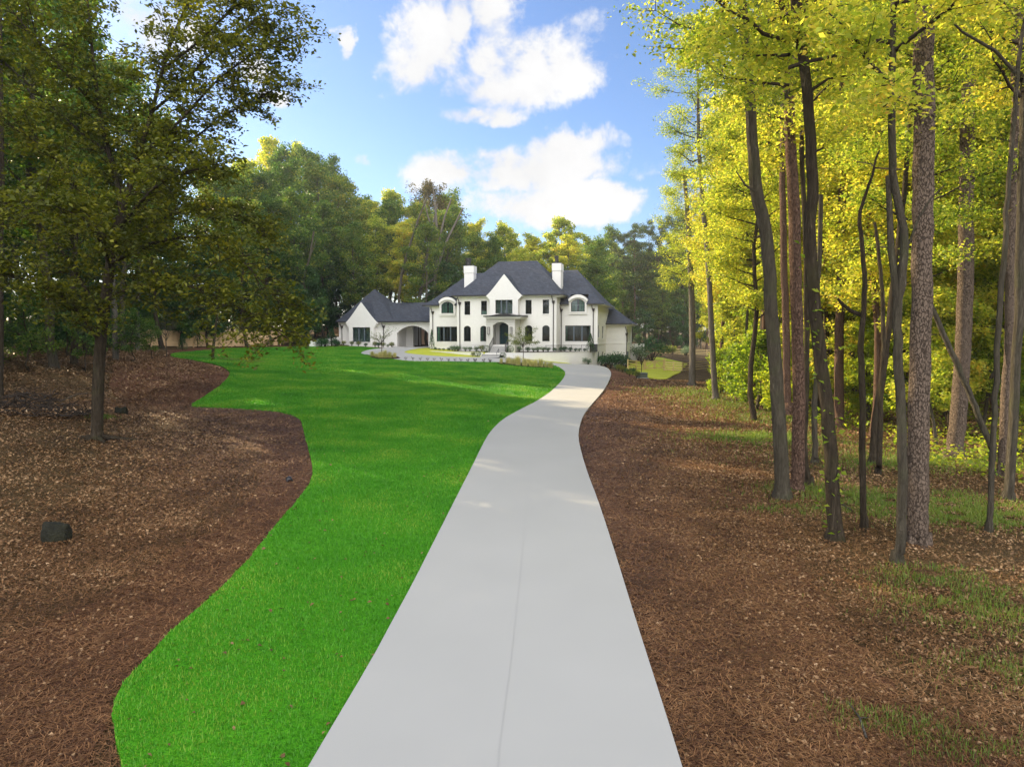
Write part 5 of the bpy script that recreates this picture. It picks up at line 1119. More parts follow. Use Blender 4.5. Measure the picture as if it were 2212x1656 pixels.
root=empty('gate_frame',(0,0,0),0,'open timber gate frame between two board fence panels','gate'); a,_=at_(*z1(88,1010),112); root.location=(a[0],a[1],P_(*z1(88,1010),112)[2])
m=MB(); w_=1.0; h_=2.3; m.bar((0,0,-.3),(0,0,h_),.12,.12,(1,0,0)); m.build('post',M['pine'],root); m=MB(); m.bar((w_,0,-.3),(w_,0,h_),.12,.12,(1,0,0)); m.build('post',M['pine'],root); MB().bar((-.1,-.08,h_-.15),(w_+1.0,-.08,h_-.15),.05,.2).build('crossbar',M['pine'],root)
# rail fence right of the house
def rails(label,pts,gap=None,hh=1.2,n=4):
    root=empty('rail_fence',on(*pts[0]),0,label,'fence','board rail fences round the side lawn'); b=np.array(root.location)
    for p in pts:
        z=on(*p)[2]-b[2]; MB().bar((p[0]-b[0],p[1]-b[1],z-.3),(p[0]-b[0],p[1]-b[1],z+hh+.1),.14,.14,(1,0,0)).build('post',M['rail'],root)
    for k in range(n):
        for p,q in zip(pts[:-1],pts[1:]):
            h=.2+(hh-.25)*k/(n-1); MB().bar((p[0]-b[0],p[1]-b[1]-.09,on(*p)[2]-b[2]+h),(q[0]-b[0],q[1]-b[1]-.09,on(*q)[2]-b[2]+h),.03,.14).build('rail',M['rail'],root)
    return root
g4=lambda x,y:tuple(gp(*z4(x,y))[:2])
A0=g4(180,838);A1=g4(400,846);A2=g4(672,853);A3=g4(920,868)
rails('rail fence between the house corner and the gate',seg(A0,A1,2))
rails('rail fence running from the gate to the corner by the wood',seg(A2,A3,2))
rails('rail fence running back along the wood edge from the corner post',[A3]+[(A3[0]+3+d*.42,A3[1]+d*1.0) for d in (6,14,22,30,38,46)])
B0=(34,158);B1=(62,140)
rails('distant rail fence curving along the back of the side lawn',[(30,160),(35,160),(40,159),(45,157),(50,153),(54,148),(57,142)],hh=1.3)
gt=empty('farm_gate',(A1[0],A1[1],on(*A1)[2]),math.atan2(A2[1]-A1[1],A2[0]-A1[0]),'double farm gate of brown rails with diagonal braces in the rail fence','gate')
Lg=math.dist(A1,A2)
for s_ in (0,1):
    x0=Lg*s_/2+.1*(1-s_)+.03; x1=Lg*(s_+1)/2-.03-.1*s_
    leaf=MB()
    for h in (.25,1.15): leaf.bar((x0,-.05,h),(x1,-.05,h),.05,.13)
    leaf.bar((x0+.07,-.05,.1),(x0+.07,-.05,1.3),.13,.05,(0,1,0)); leaf.bar((x1-.07,-.05,.1),(x1-.07,-.05,1.3),.13,.05,(0,1,0))
    a=(x0+.1,-.05,.3) if s_==0 else (x1-.1,-.05,.3); c=(x1-.1,-.05,1.1) if s_==0 else (x0+.1,-.05,1.1); leaf.bar(a,c,.05,.11); leaf.build('gate_leaf',M['rail'],gt)
for x in (0,Lg): MB().bar((x,0,-.3),(x,0,1.45),.17,.17,(1,0,0)).build('post',M['rail'],gt)
# utility box
u=gp(*z4(390,955)); root=empty('utility_box',tuple(u),R(8),'squat grey-green utility cabinet on the mulch beside the side lawn','utility box')
bw_=120/5.52*.8848/FD*u[1]; bh=70/5.52*.8848/FD*u[1]
MB().box((-bw_/2,0,0),(bw_/2,.9,bh*.86)).build('cabinet',M['utility'],root,bevel=.03); MB().box((-bw_/2-.03,-.04,bh*.86),(bw_/2+.03,.94,bh)).build('lid',M['utility'],root,bevel=.02)
MB().box((-bw_/2-.08,-.1,-.1),(bw_/2+.08,1,.04)).build('base',M['conc'],root)
# ---------------------------------------------------------------- planting
def sproto(seed,w_,h,leafn,ls,mat,kind='mound',core=True):
    rng=np.random.default_rng(seed); T=QB(); p=Proto(); p.H=h
    if kind=='ball':
        d=rng.standard_normal((leafn,3)); d/=np.linalg.norm(d,axis=1)[:,None]; r=1-.12*rng.random(leafn)**2+.03*np.sin(5*d[:,0]+3*d[:,2]); c=d*r[:,None]*[w_/2,w_/2,h/2]+[0,0,h*.5]
        T.tube([(0,0,-.1),(0,0,h*.5)],.04,6)
    elif kind=='cone':
        z=rng.random(leafn)**.75; an=rng.random(leafn)*6.283; rr=(w_/2)*(1-z)**.8*(.55+.45*rng.random(leafn)**.5)*(1+.25*np.sin(an*3+z*14)); c=np.stack([rr*np.cos(an),rr*np.sin(an),.08+z*h],1); T.tube([(0,0,-.1),(0,0,h*.95)],[.05,.01],6)
    elif kind=='grass':
        b=rng.normal(0,w_*.16,(leafn,3)); b[:,2]=0; an=rng.random(leafn)*6.283; l=rng.random(leafn)*.55*w_; hh=h*(.5+.5*rng.random(leafn)); d=np.stack([np.cos(an),np.sin(an),0*an],1); s=np.stack([-np.sin(an),np.cos(an),0*an],1)*.012
        m=b+d*(l*.35)[:,None]+np.array([0,0,1])*(hh*.65)[:,None]; e=b+d*l[:,None]+np.array([0,0,1])*hh[:,None]
        v=np.stack([b-s,b+s,m+s,m-s,m-s,m+s,e+s*.4,e-s*.4],1).reshape(-1,3); q=np.arange(8*leafn).reshape(-1,4)
        Q=QB(); Q.add(v,q); p.c=Q.mesh('foliage',M[mat]); p.t=None; return p
    else:
        k=9; ctr=[]
        for i in range(k):
            an=i*2.4; r=w_*.34*math.sqrt((i+.3)/k); e=np.array([r*math.cos(an),r*math.sin(an),h*(.45+.35*rng.random())]); T.tube([(0,0,-.1),e*.5+[0,0,.05],e],[.02,.015,.006],4); ctr.append(e)
        ctr=np.array(ctr); idx=rng.integers(0,k,leafn); off=rng.standard_normal((leafn,3)); off/=np.linalg.norm(off,axis=1)[:,None]; c=ctr[idx]+off*(rng.random(leafn)**.5)[:,None]*[w_*.25,w_*.25,h*.36]; c[:,2]=np.maximum(c[:,2],.03)
    Q=QB(); Q.add(*leaves(c,ls,rng,up=.2)); p.t=T.mesh('stem',M['twig'],True); p.c=Q.mesh('foliage',M[mat]); return p
def put(name,p,x,y,z,label,cat='shrub',group=None,s=1,sz=None):
    e=empty(name,(x,y,z),rnd.uniform(0,6.28),label,cat,group); e.scale=(s,s,sz or s)
    if p.t: link(bpy.data.objects.new('stem',p.t),e)
    link(bpy.data.objects.new('foliage',p.c),e); return e
SB=sproto(1,1,.9,900,.06,'shrub','ball'); SM=[sproto(2+i,1.1,.8,700,.08,m) for i,m in enumerate(('shrub','sage','lime','shrub'))]; SCn=sproto(7,1,2.4,2200,.07,'shrub','cone'); SG=[sproto(8+i,1.0,.95,230,.1,'wheat','grass') for i in range(2)]
def terr2(x,y,v): u_,_=f2(x,y,v); return hw(u_,v,ZT+.03)
def terr1(x,y,v): u_,_=f1(x,y,v); return hw(u_,v,ZT+.03)
for i,(x,v,w_,lab) in enumerate([(670,-3.9,.95,'clipped round boxwood right of the porch steps'),(405,-3.9,.95,'clipped round boxwood left of the porch steps')]):
    p=terr2(x,1170,v); put('boxwood',SB,*p,lab,'shrub','clipped boxwood balls by the steps',w_)
for x,v,w_,lab in [(300,-6.2,.85,'small boxwood ball at the left foot of the garden steps'),(588,-6.2,.8,'small boxwood ball at the right foot of the garden steps')]:
    u_,_=f2(x,1225,v); q=hw(u_,v); put('boxwood',SB,q[0],q[1],float(th(q[0],q[1])),lab,'shrub','clipped boxwood balls by the steps',w_)
u_,_=f2(250,1230,-6.1); q=hw(u_,-6.1); put('flowering_plant',SM[2],q[0],q[1],float(th(q[0],q[1])),'light flowering plant left of the small boxwood ball','plant',None,.6)
rowsh=[(50,-1.0,1,.9),(165,-1.0,1,.8),(218,-1.1,1,.8),(290,-1.1,1,.85),(350,-1.6,2,.95),(772,-1.5,1,.95),(868,-1.4,3,.8),(932,-1.4,1,.75),(980,-1.4,1,.85),(1042,-1.3,1,.85),(1095,-1.3,1,.8),(1172,-1.2,3,.7),(1240,-.3,3,.85),(1282,.0,3,.9),(1345,.6,3,.75),(1403,1.0,0,.6),(1446,1.2,1,.6),(1507,1.4,0,.55)]
for x,v,k,s in rowsh: put('shrub',SM[k],*terr2(x,1180,v),'one of the low shrubs in the bed along the front of the house','shrub','low shrubs along the front of the house',s)
for x,v,k,s in [(1580,.8,3,.6),(1622,.6,0,.45),(1668,.5,0,.45),(1728,.3,0,.55),(1768,.0,1,.9),(1830,-.4,1,.9)]: put('shrub',SM[k],*terr1(x,1140,v),'one of the low shrubs in the bed along the front of the house','shrub','low shrubs along the front of the house',s)
q=terr1(1538,1150,1.2); put('conical_shrub',SCn,*q,'narrow dark conical evergreen at the left corner of the main house','shrub',None,.95,1.15)
for x,k,s in [(548,2,.75),(640,2,.8),(712,2,.85),(795,3,.65),(900,2,.9),(940,3,.9),(990,2,.8),(1045,1,.6),(1090,2,.9)]:
    u_,_=f1(x,1125,GV-1.9); q=hw(u_,GV-1.9); put('shrub',SM[k],q[0],q[1],float(th(q[0],q[1])),'one of the low yellow-green shrubs before the garage wing','shrub','low shrubs before the garage wing',s)
for x,y,k,s in [(290,1138,3,1.6),(340,1138,3,1.5),(455,1135,3,1.4),(480,1132,3,1.1)]:
    g=gp(*z1(x,y)); put('evergreen_shrub',SM[k],*g,'rounded dark evergreen shrub before the low white wall','shrub','evergreen shrubs before the low white wall',s)
g=gp(*z1(412,1135)); put('conical_shrub',SCn,*g,'dark conical evergreen before the low white wall left of the garage','shrub',None,1.9,1.15)
for k,(px,py,s) in enumerate([(427,749,1.0),(527,748,.85),(585,748,.7),(395,756,.9)]):
    g=gp(px,py); put('conical_shrub',SCn,*g,['largest dark evergreen bush before the long board fence','dark evergreen bush before the middle of the long board fence','smallest evergreen bush near the right end of the long board fence','evergreen bush at the left end of the long board fence'][k],'shrub',None,s*1.3,s*.85)
# grass clumps
for x,y,s in [(870,1245,1.0),(920,1255,1.1),(965,1262,1.1),(1015,1262,1.15),(1065,1262,1.1),(1120,1258,.95),(1000,1238,.8)]:
    g=gp(*z1(x,y)); put('grass_clump',SG[int(x)%2],*g,'wheat-coloured ornamental grass clump in the bed under the left driveway tree','grass','grass clumps under the left driveway tree',s*rnd.uniform(.55,.8),s*rnd.uniform(.55,1.1))
for x,y,s in [(570,1325,.8),(650,1328,1.1),(700,1335,.8),(755,1345,1.2),(835,1352,1.1),(910,1358,1.25),(955,1360,.9),(1010,1362,1.15),(1065,1366,.8),(1120,1372,1.15),(730,1318,.8),(880,1330,.9)]:
    g=gp(*z2(x,y)); put('grass_clump',SG[int(x)%2],*g,'wheat-coloured ornamental grass clump in the bed under the right driveway tree','grass','grass clumps under the right driveway tree',s*rnd.uniform(.55,.8),s*rnd.uniform(.55,1.1))
bp=[tuple(gp(*z2(x,y))[:2]) for x,y in [(520,1318),(800,1318),(1130,1352),(1165,1368),(1100,1374),(900,1366),(700,1348),(530,1330)]]
sheet('planting_bed',bp,M['bed'],.085,smooth=1,step=.8,skirt=.05)[0]['kind']='structure'
bp=[tuple(gp(*z1(x,y))[:2]) for x,y in [(840,1232),(1000,1225),(1150,1245),(1195,1270),(1060,1277),(940,1276),(850,1258)]]
sheet('planting_bed',bp,M['bed'],.085,smooth=1,step=.8,skirt=.05)[0]['kind']='structure'
# seedlings along the drive edge
def seedling():
    rng=np.random.default_rng(31); Q=QB()
    for k in range(5):
        an=k*1.3; e=np.array([math.cos(an)*.16,math.sin(an)*.16,.24+.08*rng.random()]); Q.tube([(0,0,-.05),e*.5,e],[.014,.011,.005],4); Q.add(*leaves(e+rng.normal(0,.05,(5,3)),.08,rng))
    return Q.mesh('rose_seedling',M['twig'])
sm=seedling()
for x,y in [(1245,1285),(1325,1287),(1410,1290),(1490,1292),(1565,1293),(1645,1296),(1725,1299),(1800,1301),(1865,1302),(1943,1305),(2025,1307),(2120,1309),(2190,1311)]:
    g=gp(*z1(x,y)); o=link(bpy.data.objects.new('rose_seedling',sm)); o.location=(g[0],g[1],g[2]+.03); o.rotation_euler=(0,0,x); tag(o,'newly planted bare little shrub on the lawn edge of the driveway','plant','small new shrubs along the driveway')
for x,y in [(275,1303),(372,1306),(445,1309)]:
    g=gp(*z2(x,y)); o=link(bpy.data.objects.new('rose_seedling',sm)); o.location=(g[0],g[1],g[2]+.03); o.rotation_euler=(0,0,x); tag(o,'newly planted bare little shrub on the lawn edge of the driveway','plant','small new shrubs along the driveway')
# two ornamental trees at the forecourt
def orn(seed,base,h,w_,z0,mat,label,ls=.10,nf=1500):
    rng=np.random.default_rng(seed); g=base; root=empty('ornamental_tree',tuple(g),0,label,'tree'); T=QB(); A=[]
    T.tube([(0,0,-.2),(0.02,0,h*.3),(-.03,0.02,h*.55)],[.05,.042,.035],8)
    for k in range(13):
        an=k*2.4; s=np.array([-.01,0,h*(.38+.17*rng.random())]); e=np.array([math.cos(an)*w_*.5*rng.uniform(.5,1),math.sin(an)*w_*.5*rng.uniform(.5,1),z0+(h-z0)*rng.uniform(.2,1)]); m=(s+e)/2+[0,0,.25]; T.tube([s,m,e],[.022,.014,.006],5)
        for t in (.4,.6,.8,1.0): A.append(s*(1-t)**2+2*m*t*(1-t)+e*t*t)
        A.append(e+(e-m)*.25)
    T.obj('trunk',M['twig'],root,True); A=np.array(A); c=A[rng.integers(0,len(A),nf)]+rng.normal(0,.16,(nf,3))*[1,1,.6]; Q=QB(); Q.add(*leaves(c,ls,rng)); Q.obj('crown',M[mat],root)
g=gp(*z1(975,1222)); Y=g[1]; hh=(1222-935)/4.6*.8848/FD*Y; orn(1,g,hh,3.4,hh*.52,'lime','small young tree with thin airy crown left on the forecourt, before the garage arch',.09,900)
g=gp(*z2(815,1318)); Y=g[1]; hh=(1318-935)/4.6*.8848/FD*Y; orn(4,g,hh,3.6,hh*.45,'lime','small young tree with a fuller yellow-green crown before the right front windows',.11,2600)
# planter with shrub on the terrace
u0,_=f2(1556,1160,.9); u1,_=f2(1642,1160,.9); root=empty('planter_box',hw((u0+u1)/2,1.2,ZT+.012),-HTH,'charcoal planter screen at the right end of the terrace','planter'); w_=(u1-u0)/2
m=MB(); m.box((-w_,0,0),(w_,.6,1.0)); m.build('box',M['planter'],root,bevel=.02)
m=MB()
for k in range(8): x=-w_+.06+k*(2*w_-.12)/7; m.box((x-.03,-.03,.03),(x+.03,-.001,.97))
m.build('slats',M['planter'],root)
q=hw(u0+.2,.6,ZT+.03); put('terrace_shrub',SCn,*q,'loose dark upright shrub before the charcoal planter screen','shrub',None,1.3,.95)
# shrubs at the right corner of the house
for x,y,k,s in [(1490,1330,1,1.1),(1545,1335,1,1.0),(1600,1335,2,.7)]:
    g=gp(*z2(x,y)); put('shrub',SM[k],*g,'grey-green shrub against the right end of the retaining wall','shrub','grey-green shrubs against the retaining wall',s)
for x,y,s in [(1690,1345,1.7),(1745,1360,1.9),(1800,1365,2.1),(1860,1370,2.3),(1915,1372,2.3),(1965,1372,1.8)]:
    g=gp(*z2(x,y)); put('evergreen_shrub',SM[3],*g,'large dense evergreen shrub in the row at the right corner of the house','shrub','large evergreen shrubs at the right corner',s,s*1.05)
for x,y,k,s in [(60,852,2,.9),(110,868,2,.8),(170,898,0,.85),(245,905,0,1.0),(205,922,2,.7),(300,952,2,.95),(25,835,1,.8)]:
    g=gp(*z4(x,y)); put('shrub',SM[k],*g,'low rounded shrub in the row at the top of the mulch slope','shrub','low shrubs along the top of the mulch slope',s)
g=gp(*z4(500,722)); put('evergreen_shrub',SM[3],*g,'large bright green shrub beside the garden wall behind the rail fence','shrub',None,5.0,4.6)
g=gp(*z4(330,735)); put('shrub',SM[1],*g,'brownish shrub with white blooms at the end of the garden wall','shrub',None,3.0,3.2)
for x,y,s in [(600,672,2.2),(660,690,2.4),(720,700,2.4),(780,712,2.6),(960,720,2.8)]:
    d=ray(*z4(x,y)); t=150/d[1]; put('shrub',SM[2 if x<900 else 1],d[0]*t,150,float(th(d[0]*t,150)),'ornamental grass tuft in the far bed before the distant rail fence','plant','tufts in the far bed',s)
# bare small trees
def bare(label,base,h,w_,seed,mat='twig',spread=1.0):
    rng=np.random.default_rng(seed); root=empty('bare_tree',tuple(base),0,label,'tree'); T=QB(); T.tube([(0,0,-.2),(0,0,h*.35),(.02,0,h*.5)],[.04,.035,.028],6)
    for k in range(22):
        an=k*2.4; s=np.array([0,0,h*(.3+.2*rng.random())]); e=np.array([math.cos(an)*w_*.5*rng.uniform(.3,1),math.sin(an)*w_*.5*rng.uniform(.3,1),h*rng.uniform(.7,1)]); m=(s*.6+e*.4)+[0,0,.15]; T.tube([s,m,e],[.016,.011,.004],4)
        for q in range(3): T.tube([m,m+(e-m)*.6+rng.normal(0,.18,3)],[.008,.003],3)
    T.obj('trunk',M[mat],root,True); return root
g=gp(*z4(365,880)); bare('thin bare sapling standing behind the utility cabinet',g,(880-600)/5.52*.8848/FD*g[1],1.6,5)
d=ray(*z4(785,668)); t=120/d[1]; bare('bare brown vase-shaped tree in the side lawn beyond the fence',(d[0]*t,120,float(th(d[0]*t,120))),5.0,3.6,6,'bark_red')
# young tree in the lawn at the left
g=gp(460,773); Y=g[1]
root=stems('young slim tree with a straight dark stem in its own mulch ring on the lawn',[[(459,774,7),(462,740,6),(466,705,5),(470,670,4),(474,630,3),(478,600,2)]],Y,'bark_dark')
root.location[2]=g[2]
# bare-branched little tree at the bank top, left
g=gp(360,772); bare('multi-stemmed crooked small tree at the top of the mulch bank',g,4.2,4.2,9,'bark_grey')
p=proto(401,'bark_dark','leaf_green',H=4,r0=.05,crown=(.2,1),nl=16,llen=(.8,1.6),ang=(10,50),leafn=2600,lsize=.14,sub=4,clr=.4)
for px,py,s,l in ((330,775,.8,'leafy bush left of the crooked small tree on the bank'),(285,782,.9,'dark leafy bush beside the big maple trunk on the bank top'),(180,800,1.0,'leafy bush behind the big maple on its left'),(60,800,1.2,'drooping leafy bush above the brush pile')):
    g=gp(px,py); plant('leafy_bush',p,g[0],g[1],s=s,label=l,cat='bush',rng=rnd)
# ---------------------------------------------------------------- small things on the ground
g=gp(62,893); rng=np.random.default_rng(8); root=empty('brush_pile',tuple(g),0,'dark heap of cut branches on the ground left of the big maple','brush pile'); Q=QB()
for k in range(420):
    w_=2.6*(rng.random()-.5)*2; hh=1.05*math.exp(-(w_/1.6)**2)*rng.random(); c=np.array([w_,rng.normal(0,.45),hh]); a=rng.normal(0,.6)+ (0 if rng.random()<.5 else 3.14)+(-.35 if w_>0 else .2); el_=rng.normal(-.1,.35); l=rng.uniform(.3,1.1)
    d=np.array([math.cos(a)*math.cos(el_),.5*rng.normal(),math.sin(el_)]); p=np.array([c-d*l/2,c+rng.normal(0,.05,3),c+d*l/2]); p[:,2]=np.maximum(p[:,2],.01); Q.tube(p,[rng.uniform(.008,.026)]*2+[.006],4)
Q.obj('branches',M['twig'],root)
Q=QB(); Q.add(*leaves(np.column_stack([rng.normal(0,1.3,1500),rng.normal(0,.4,1500),rng.random(1500)*.3]),.1,rng)); Q.obj('dead_leaves',M['litter'],root)
def rock(name,label,cat,px,py,w_,h,d_,mat,seed):
    rng=np.random.default_rng(seed); g=gp(px,py); bm=bmesh.new(); bmesh.ops.create_icosphere(bm,subdivisions=3,radius=1)
    for v in bm.verts:
        c=v.co; n=.12*math.sin(c.x*4+seed)+.1*math.sin(c.y*5+c.z*3)+.05*rng.standard_normal(); v.co=Vector((max(-.8,min(.8,c.x))*w_/1.6,c.y*d_/2,(max(-.5,min(.62,c.z))+.35)*h))*(1+n*.5)
    me=bpy.data.meshes.new(name); bm.to_mesh(me); bm.free(); me.materials.append(M[mat]); o=link(bpy.data.objects.new(name,me)); o.location=g; tag(o,label,cat); return o
rock('boulder','blocky dark mossy stone lying in the leaf litter at the lower left','rock',122,1166,.5,.36,.4,'stoneblack',3)
rock('stone','small dark stone just right of the big maple trunk','rock',262,893,.5,.3,.3,'stoneblack',5)
g=gp(624,1038); o=MB(); n=14; vs=[]
for r_,x in ((.09,0),(.09,.26),(.072,.26),(.072,0.01)): vs+=[(x,r_*math.cos(a),r_*math.sin(a)) for a in np.linspace(0,2*math.pi,n,endpoint=False)]
o.add(vs,[(k*n+i,k*n+(i+1)%n,(k+1)*n+(i+1)%n,(k+1)*n+i) for k in range(3) for i in range(n)]); pi_=o.build('drain_pipe',M['black'],smooth=True); pi_.location=(g[0],g[1],g[2]+.06); pi_.rotation_euler=(0,R(8),R(-65)); tag(pi_,'short black corrugated drain pipe end by the lawn edge','pipe')
g1=gp(1832,1520); g2=gp(1872,1600)
Q=QB(); Q.tube([g1+[0,0,.03],(g1+g2)/2+[.03,0,.05],g2+[0,0,.03]],[.006,.011,.014],6); Q.tube([(g1+g2)/2+[.03,0,.05],(g1+g2)/2+[.12,-.02,.06]],[.008,.003],5); tag(Q.obj('fallen_stick',M['bark_pale']),'pale forked stick on the pine straw at the lower right','stick')
g1=gp(2150,985); g2=gp(2212,978); Q=QB(); Q.tube([g1+[-.3,0,.1],(g1+g2)/2+[0,0,.16],g2+[1.6,.2,.12]],[.07,.1,.12],8); tag(Q.obj('fallen_log',M['bark_dark']),'dark fallen log lying at the right edge behind the smooth trunk','log')
g1=gp(1840,1105); g2=gp(1800,1085); Q=QB(); Q.tube([g1+[0,0,.04],(g1+g2)/2+[0,0,.08],g2+[0,0,.05]],[.02,.03,.02],6); tag(Q.obj('fallen_stick',M['bark_grey']),'grey fallen branch on the leaves behind the curving ivy trunk','stick')
g1=gp(130,868); g2=gp(200,852); Q=QB(); Q.tube([g1+[0,0,.04],(g1+g2)/2+[0,0,.2],g2+[0,0,.1]],[.03,.025,.012],6); tag(Q.obj('fallen_stick',M['bark_pale']),'pale branch lying on the bank above the brush pile','stick')
# ---------------------------------------------------------------- grass, leaf litter, pine straw (uncountable cover)
LAWNP=np.array(LAWN); DRV=np.array(DRIVE)
def scatter(n,x0,x1,y0,y1,rng,power=1.0,view=True):
    """points whose density falls with distance so that it looks even in the picture"""
    u_=rng.random(n); y=y0*(y1/y0)**(u_**power); x=x0+(x1-x0)*rng.random(n)
    if view:
        k=np.abs(x)<(y*.80+1.2); x,y=x[k],y[k]
    return x,y
rng=np.random.default_rng(500)
x,y=scatter(1500000,-32,8,4.5,60,rng,.9); 
k=inpoly(x,y,LAWNP)&~inpoly(x,y,DRV); x,y=x[k],y[k]
b=np.stack([x,y,th(x,y)+.03],1); d=y
v,q=blades(b,.028+.0009*d,.0055+.00085*d,rng,.9); tag(npobj('lawn_grass',v,q,M['blade']),'short bright green lawn grass','grass',kind='stuff')
# far lawn: coarser tufts
x,y=scatter(420000,-45,8,45,96,rng); k=inpoly(x,y,LAWNP)&~inpoly(x,y,DRV); x,y=x[k],y[k]; b=np.stack([x,y,th(x,y)+.03],1)
v,q=blades(b,.07+.0*y,.05+.0*y,rng,.8); tag(npobj('lawn_grass',v,q,M['blade']),'short bright green lawn grass','grass',kind='stuff')
def notflat(x,y): return ~inpoly(x,y,LAWNP)&~inpoly(x,y,DRV)
# right edge curve of the drive and left edge of the lawn give the distance from the beds
def dist_poly(x,y,P):
    out=np.full(len(x),1e9)
    for i in range(0,len(P),2): out=np.minimum(out,(x-P[i,0])**2+(y-P[i,1])**2)
    return np.sqrt(out)
# fallen leaves
x,y=scatter(900000,-45,45,4.0,70,rng,.85); k=notflat(x,y)&(y<85); x,y=x[k],y[k]
dr=np.where(x>0,dist_poly(x,y,DRV),dist_poly(x,y,LAWNP)); pr=np.clip((dr-.2)/np.where(x>0,4.0,3.0),.10,1)
pr*=.45+.75*(np.sin(x*1.3+np.sin(y*.8)*2)*np.sin(y*1.1+x*.4)>-.2); k=rng.random(len(x))<pr; x,y=x[k],y[k]
c=np.stack([x,y,th(x,y)+.004+.02*rng.random(len(x))],1); sz=.034+.0019*y
v,q=leaves(c,1.0,rng,up=2.2,asp=.6,fold=.25); 
v=c.repeat(4,0)+(v-c.repeat(4,0))*sz.repeat(4)[:,None]; tag(npobj('leaf_litter',v,q,M['litter']),'brown and tan fallen leaves covering the ground','leaves',kind='stuff')
x,y=scatter(6000,-30,6,4.5,60,rng,.9); k=inpoly(x,y,LAWNP)&~inpoly(x,y,DRV); k&=rng.random(len(x))<np.clip(1-dist_poly(x,y,LAWNP)/3,.06,.6); x,y=x[k],y[k]
c=np.stack([x,y,th(x,y)+.06],1); v,q=leaves(c,.06,rng,up=2.2,asp=.6,fold=.25); tag(npobj('leaf_litter',v,q,M['litter']),'a few stray brown leaves blown onto the lawn','leaves',kind='stuff')
# pine straw needles
x,y=scatter(900000,-22,22,3.8,48,rng,.95); k=notflat(x,y); x,y=x[k],y[k]
dr=np.where(x>0,dist_poly(x,y,DRV),dist_poly(x,y,LAWNP)); k=rng.random(len(x))<np.clip(1.25-(dr-1.5)/5.0,.12,1); x,y=x[k],y[k]
n=len(x); an=rng.random(n)*3.1416; L=(.07+.05*rng.random(n))*(1+y*.025); w2=.0013+.0005*y*.55; el_=rng.normal(0,.18,n)
a=np.stack([np.cos(an)*np.cos(el_),np.sin(an)*np.cos(el_),np.sin(el_)],1)*(L/2)[:,None]; s=np.stack([-np.sin(an),np.cos(an),0*an],1)*w2[:,None]
c=np.stack([x,y,th(x,y)+.012+.02*rng.random(n)],1); v=np.stack([c-a-s,c-a+s,c+a+s,c+a-s],1).reshape(-1,3); tag(npobj('pine_straw',v,np.arange(4*n).reshape(n,4),M['strawbit']),'loose reddish-brown pine needles spread over the beds','pine straw',kind='stuff')
# patches of wild grass
PT=[((1640,945),(2.6,1.6),1.0),((1760,1060),(1.6,1.0),.5),((1930,1075),(2.4,1.0),.9),((2080,1105),(3.0,.9),1.0),((2190,1125),(2.5,.8),.9),((1930,1000),(2.5,1.5),.35),((2060,1000),(3,1.6),.35),((2080,1280),(1.4,.8),.6),((2170,1330),(1.5,.8),.7),((2000,1240),(.8,.5),.6),
    ((1880,1540),(.45,.22),.25),((1960,1570),(.5,.2),.25),((2170,1450),(.8,.5),.7),((2100,1620),(.8,.3),.4),((1500,850),(4,5),.6),((1580,875),(3,4),.5),((1700,905),(4,3),.5),((215,905),(.5,.3),.1),((215,900),(.5,.3),.4),((1690,1100),(1.0,.4),.3),((1880,980),(5,4),.35)]
X=[];Y_=[]
for (pp,(sx_,sy_),dn) in PT:
    g=gp(*pp); n=int(5500*dn*min(2.2,max(.25,sx_*sy_/2.5))/max(1,g[1]/16)); X.append(g[0]+rng.normal(0,sx_*.62,n)); Y_.append(g[1]+rng.normal(0,sy_*.62,n))
x=np.concatenate(X);y=np.concatenate(Y_); k=notflat(x,y)&(y>3)&(np.sin(x*3.1+y*1.7)*np.sin(y*3.7-x*1.3)>-.55); x,y=x[k],y[k]; b=np.stack([x,y,th(x,y)-.01],1)
v,q=blades(b,.06+.002*y,.006+.0008*y,rng,1.0); tag(npobj('wild_grass',v,q,M['wildgrass']),'loose tufts of green grass among the fallen leaves','grass',kind='stuff')
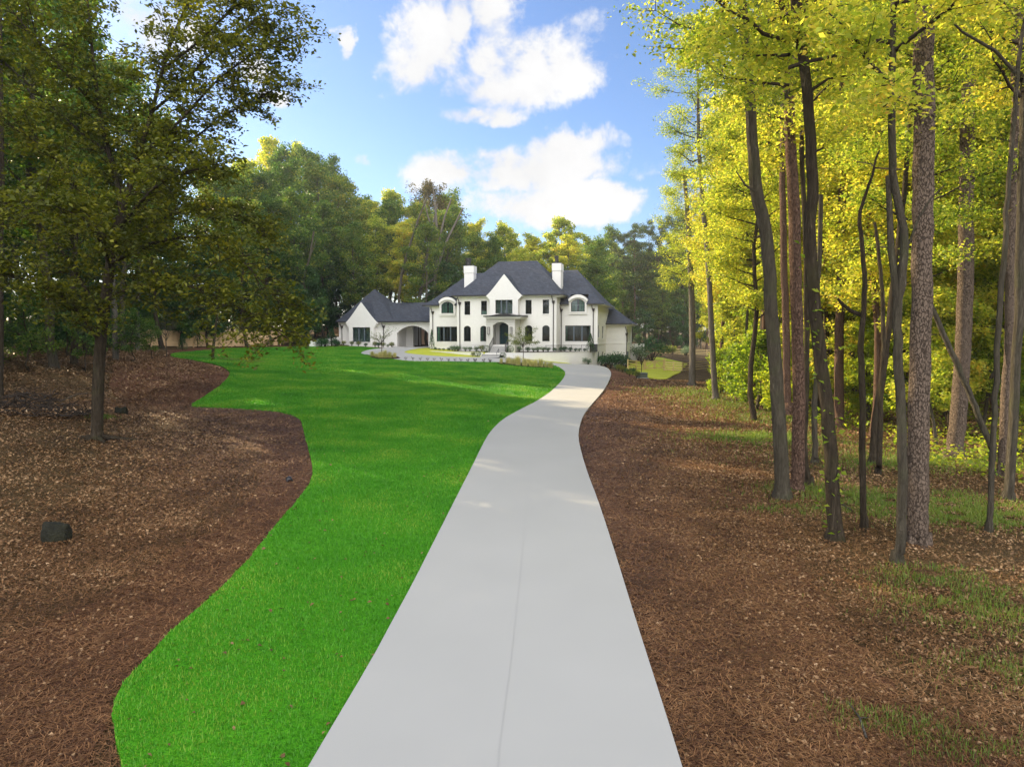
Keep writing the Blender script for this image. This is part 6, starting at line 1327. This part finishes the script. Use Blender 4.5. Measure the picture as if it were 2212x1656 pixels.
# low herbs in the forest
x=rng.uniform(12,75,26000); y=rng.uniform(16,110,26000); k=(x>np.interp(y,[16,30,45,60,75,90,112],[14,15.5,16.5,17.5,23,26,33]))&(np.sin(x*.7)*np.sin(y*.5+x*.3)>-.3); x,y=x[k],y[k]; xx=np.repeat(x,5)+rng.normal(0,.25,len(x)*5); yy=np.repeat(y,5)+rng.normal(0,.25,len(x)*5)
c=np.stack([xx,yy,th(xx,yy)+rng.random(len(xx))*.5],1); v,q=leaves(c,.16,rng,up=1.0); tag(npobj('undergrowth',v,q,M['leaf_low']),'low leafy undergrowth on the floor of the right-hand wood','undergrowth',kind='stuff')
x=-rng.uniform(26,75,22000); y=rng.uniform(8,120,22000); k=(x<-np.interp(y,[8,30,80,120],[27,27,44,50])); x,y=x[k],y[k]; xx=np.repeat(x,5)+rng.normal(0,.3,len(x)*5); yy=np.repeat(y,5)+rng.normal(0,.3,len(x)*5)
c=np.stack([xx,yy,th(xx,yy)+rng.random(len(xx))*.6],1); v,q=leaves(c,.2,rng,up=1.0); tag(npobj('undergrowth',v,q,M['leaf_green']),'low leafy undergrowth on the floor of the left-hand wood','undergrowth',kind='stuff')

# ---------------------------------------------------------------- parts of the wood that nobody could count
def merge(name,L,label):
    Vv=[];Qq=[];mi=[];n=0; mats=[]
    for p,x,y,z,s,sz,rz in L:
        c,s_=math.cos(rz),math.sin(rz)
        for me in (p.t,p.c):
            nv=len(me.vertices); co=np.empty(nv*3,np.float32); me.vertices.foreach_get('co',co); co=co.reshape(-1,3); q=np.empty(len(me.loops),np.int32); me.loops.foreach_get('vertex_index',q); q=q.reshape(-1,4)
            if me is p.c: k=len(q)*3//5; q=q[:k]; co=co[:k*4]; 
            m_=me.materials[0]
            if m_ not in mats: mats.append(m_)
            v=np.stack([(co[:,0]*c-co[:,1]*s_)*s+x,(co[:,0]*s_+co[:,1]*c)*s+y,co[:,2]*sz+z],1); Vv.append(v); Qq.append(q+n); n+=len(v); mi.append(np.full(len(q),mats.index(m_),np.int32))
    me=npmesh(name,np.concatenate(Vv),np.concatenate(Qq),None)
    for m_ in mats: me.materials.append(m_)
    me.polygons.foreach_set('material_index',np.concatenate(mi)); tag(link(bpy.data.objects.new(name,me)),label,'wood',kind='stuff')
print('stuff trees',len(FARL)); merge('distant_wood',FARL,'mass of wood trees deep behind and beside the counted ones, some added for shade')
# ---------------------------------------------------------------- haze
hz=MB().box((-760,-200,-9),(760,1260,46)); m,t,out=newmat('air_haze')
pv_=t.node('ShaderNodeVolumePrincipled',{'Color':(.86,.9,.95,1),'Density':.0003,'Anisotropy':.35}); t.l.new(pv_.outputs[0],out.inputs['Volume'])
tag(hz.build('haze',m),kind='stuff')
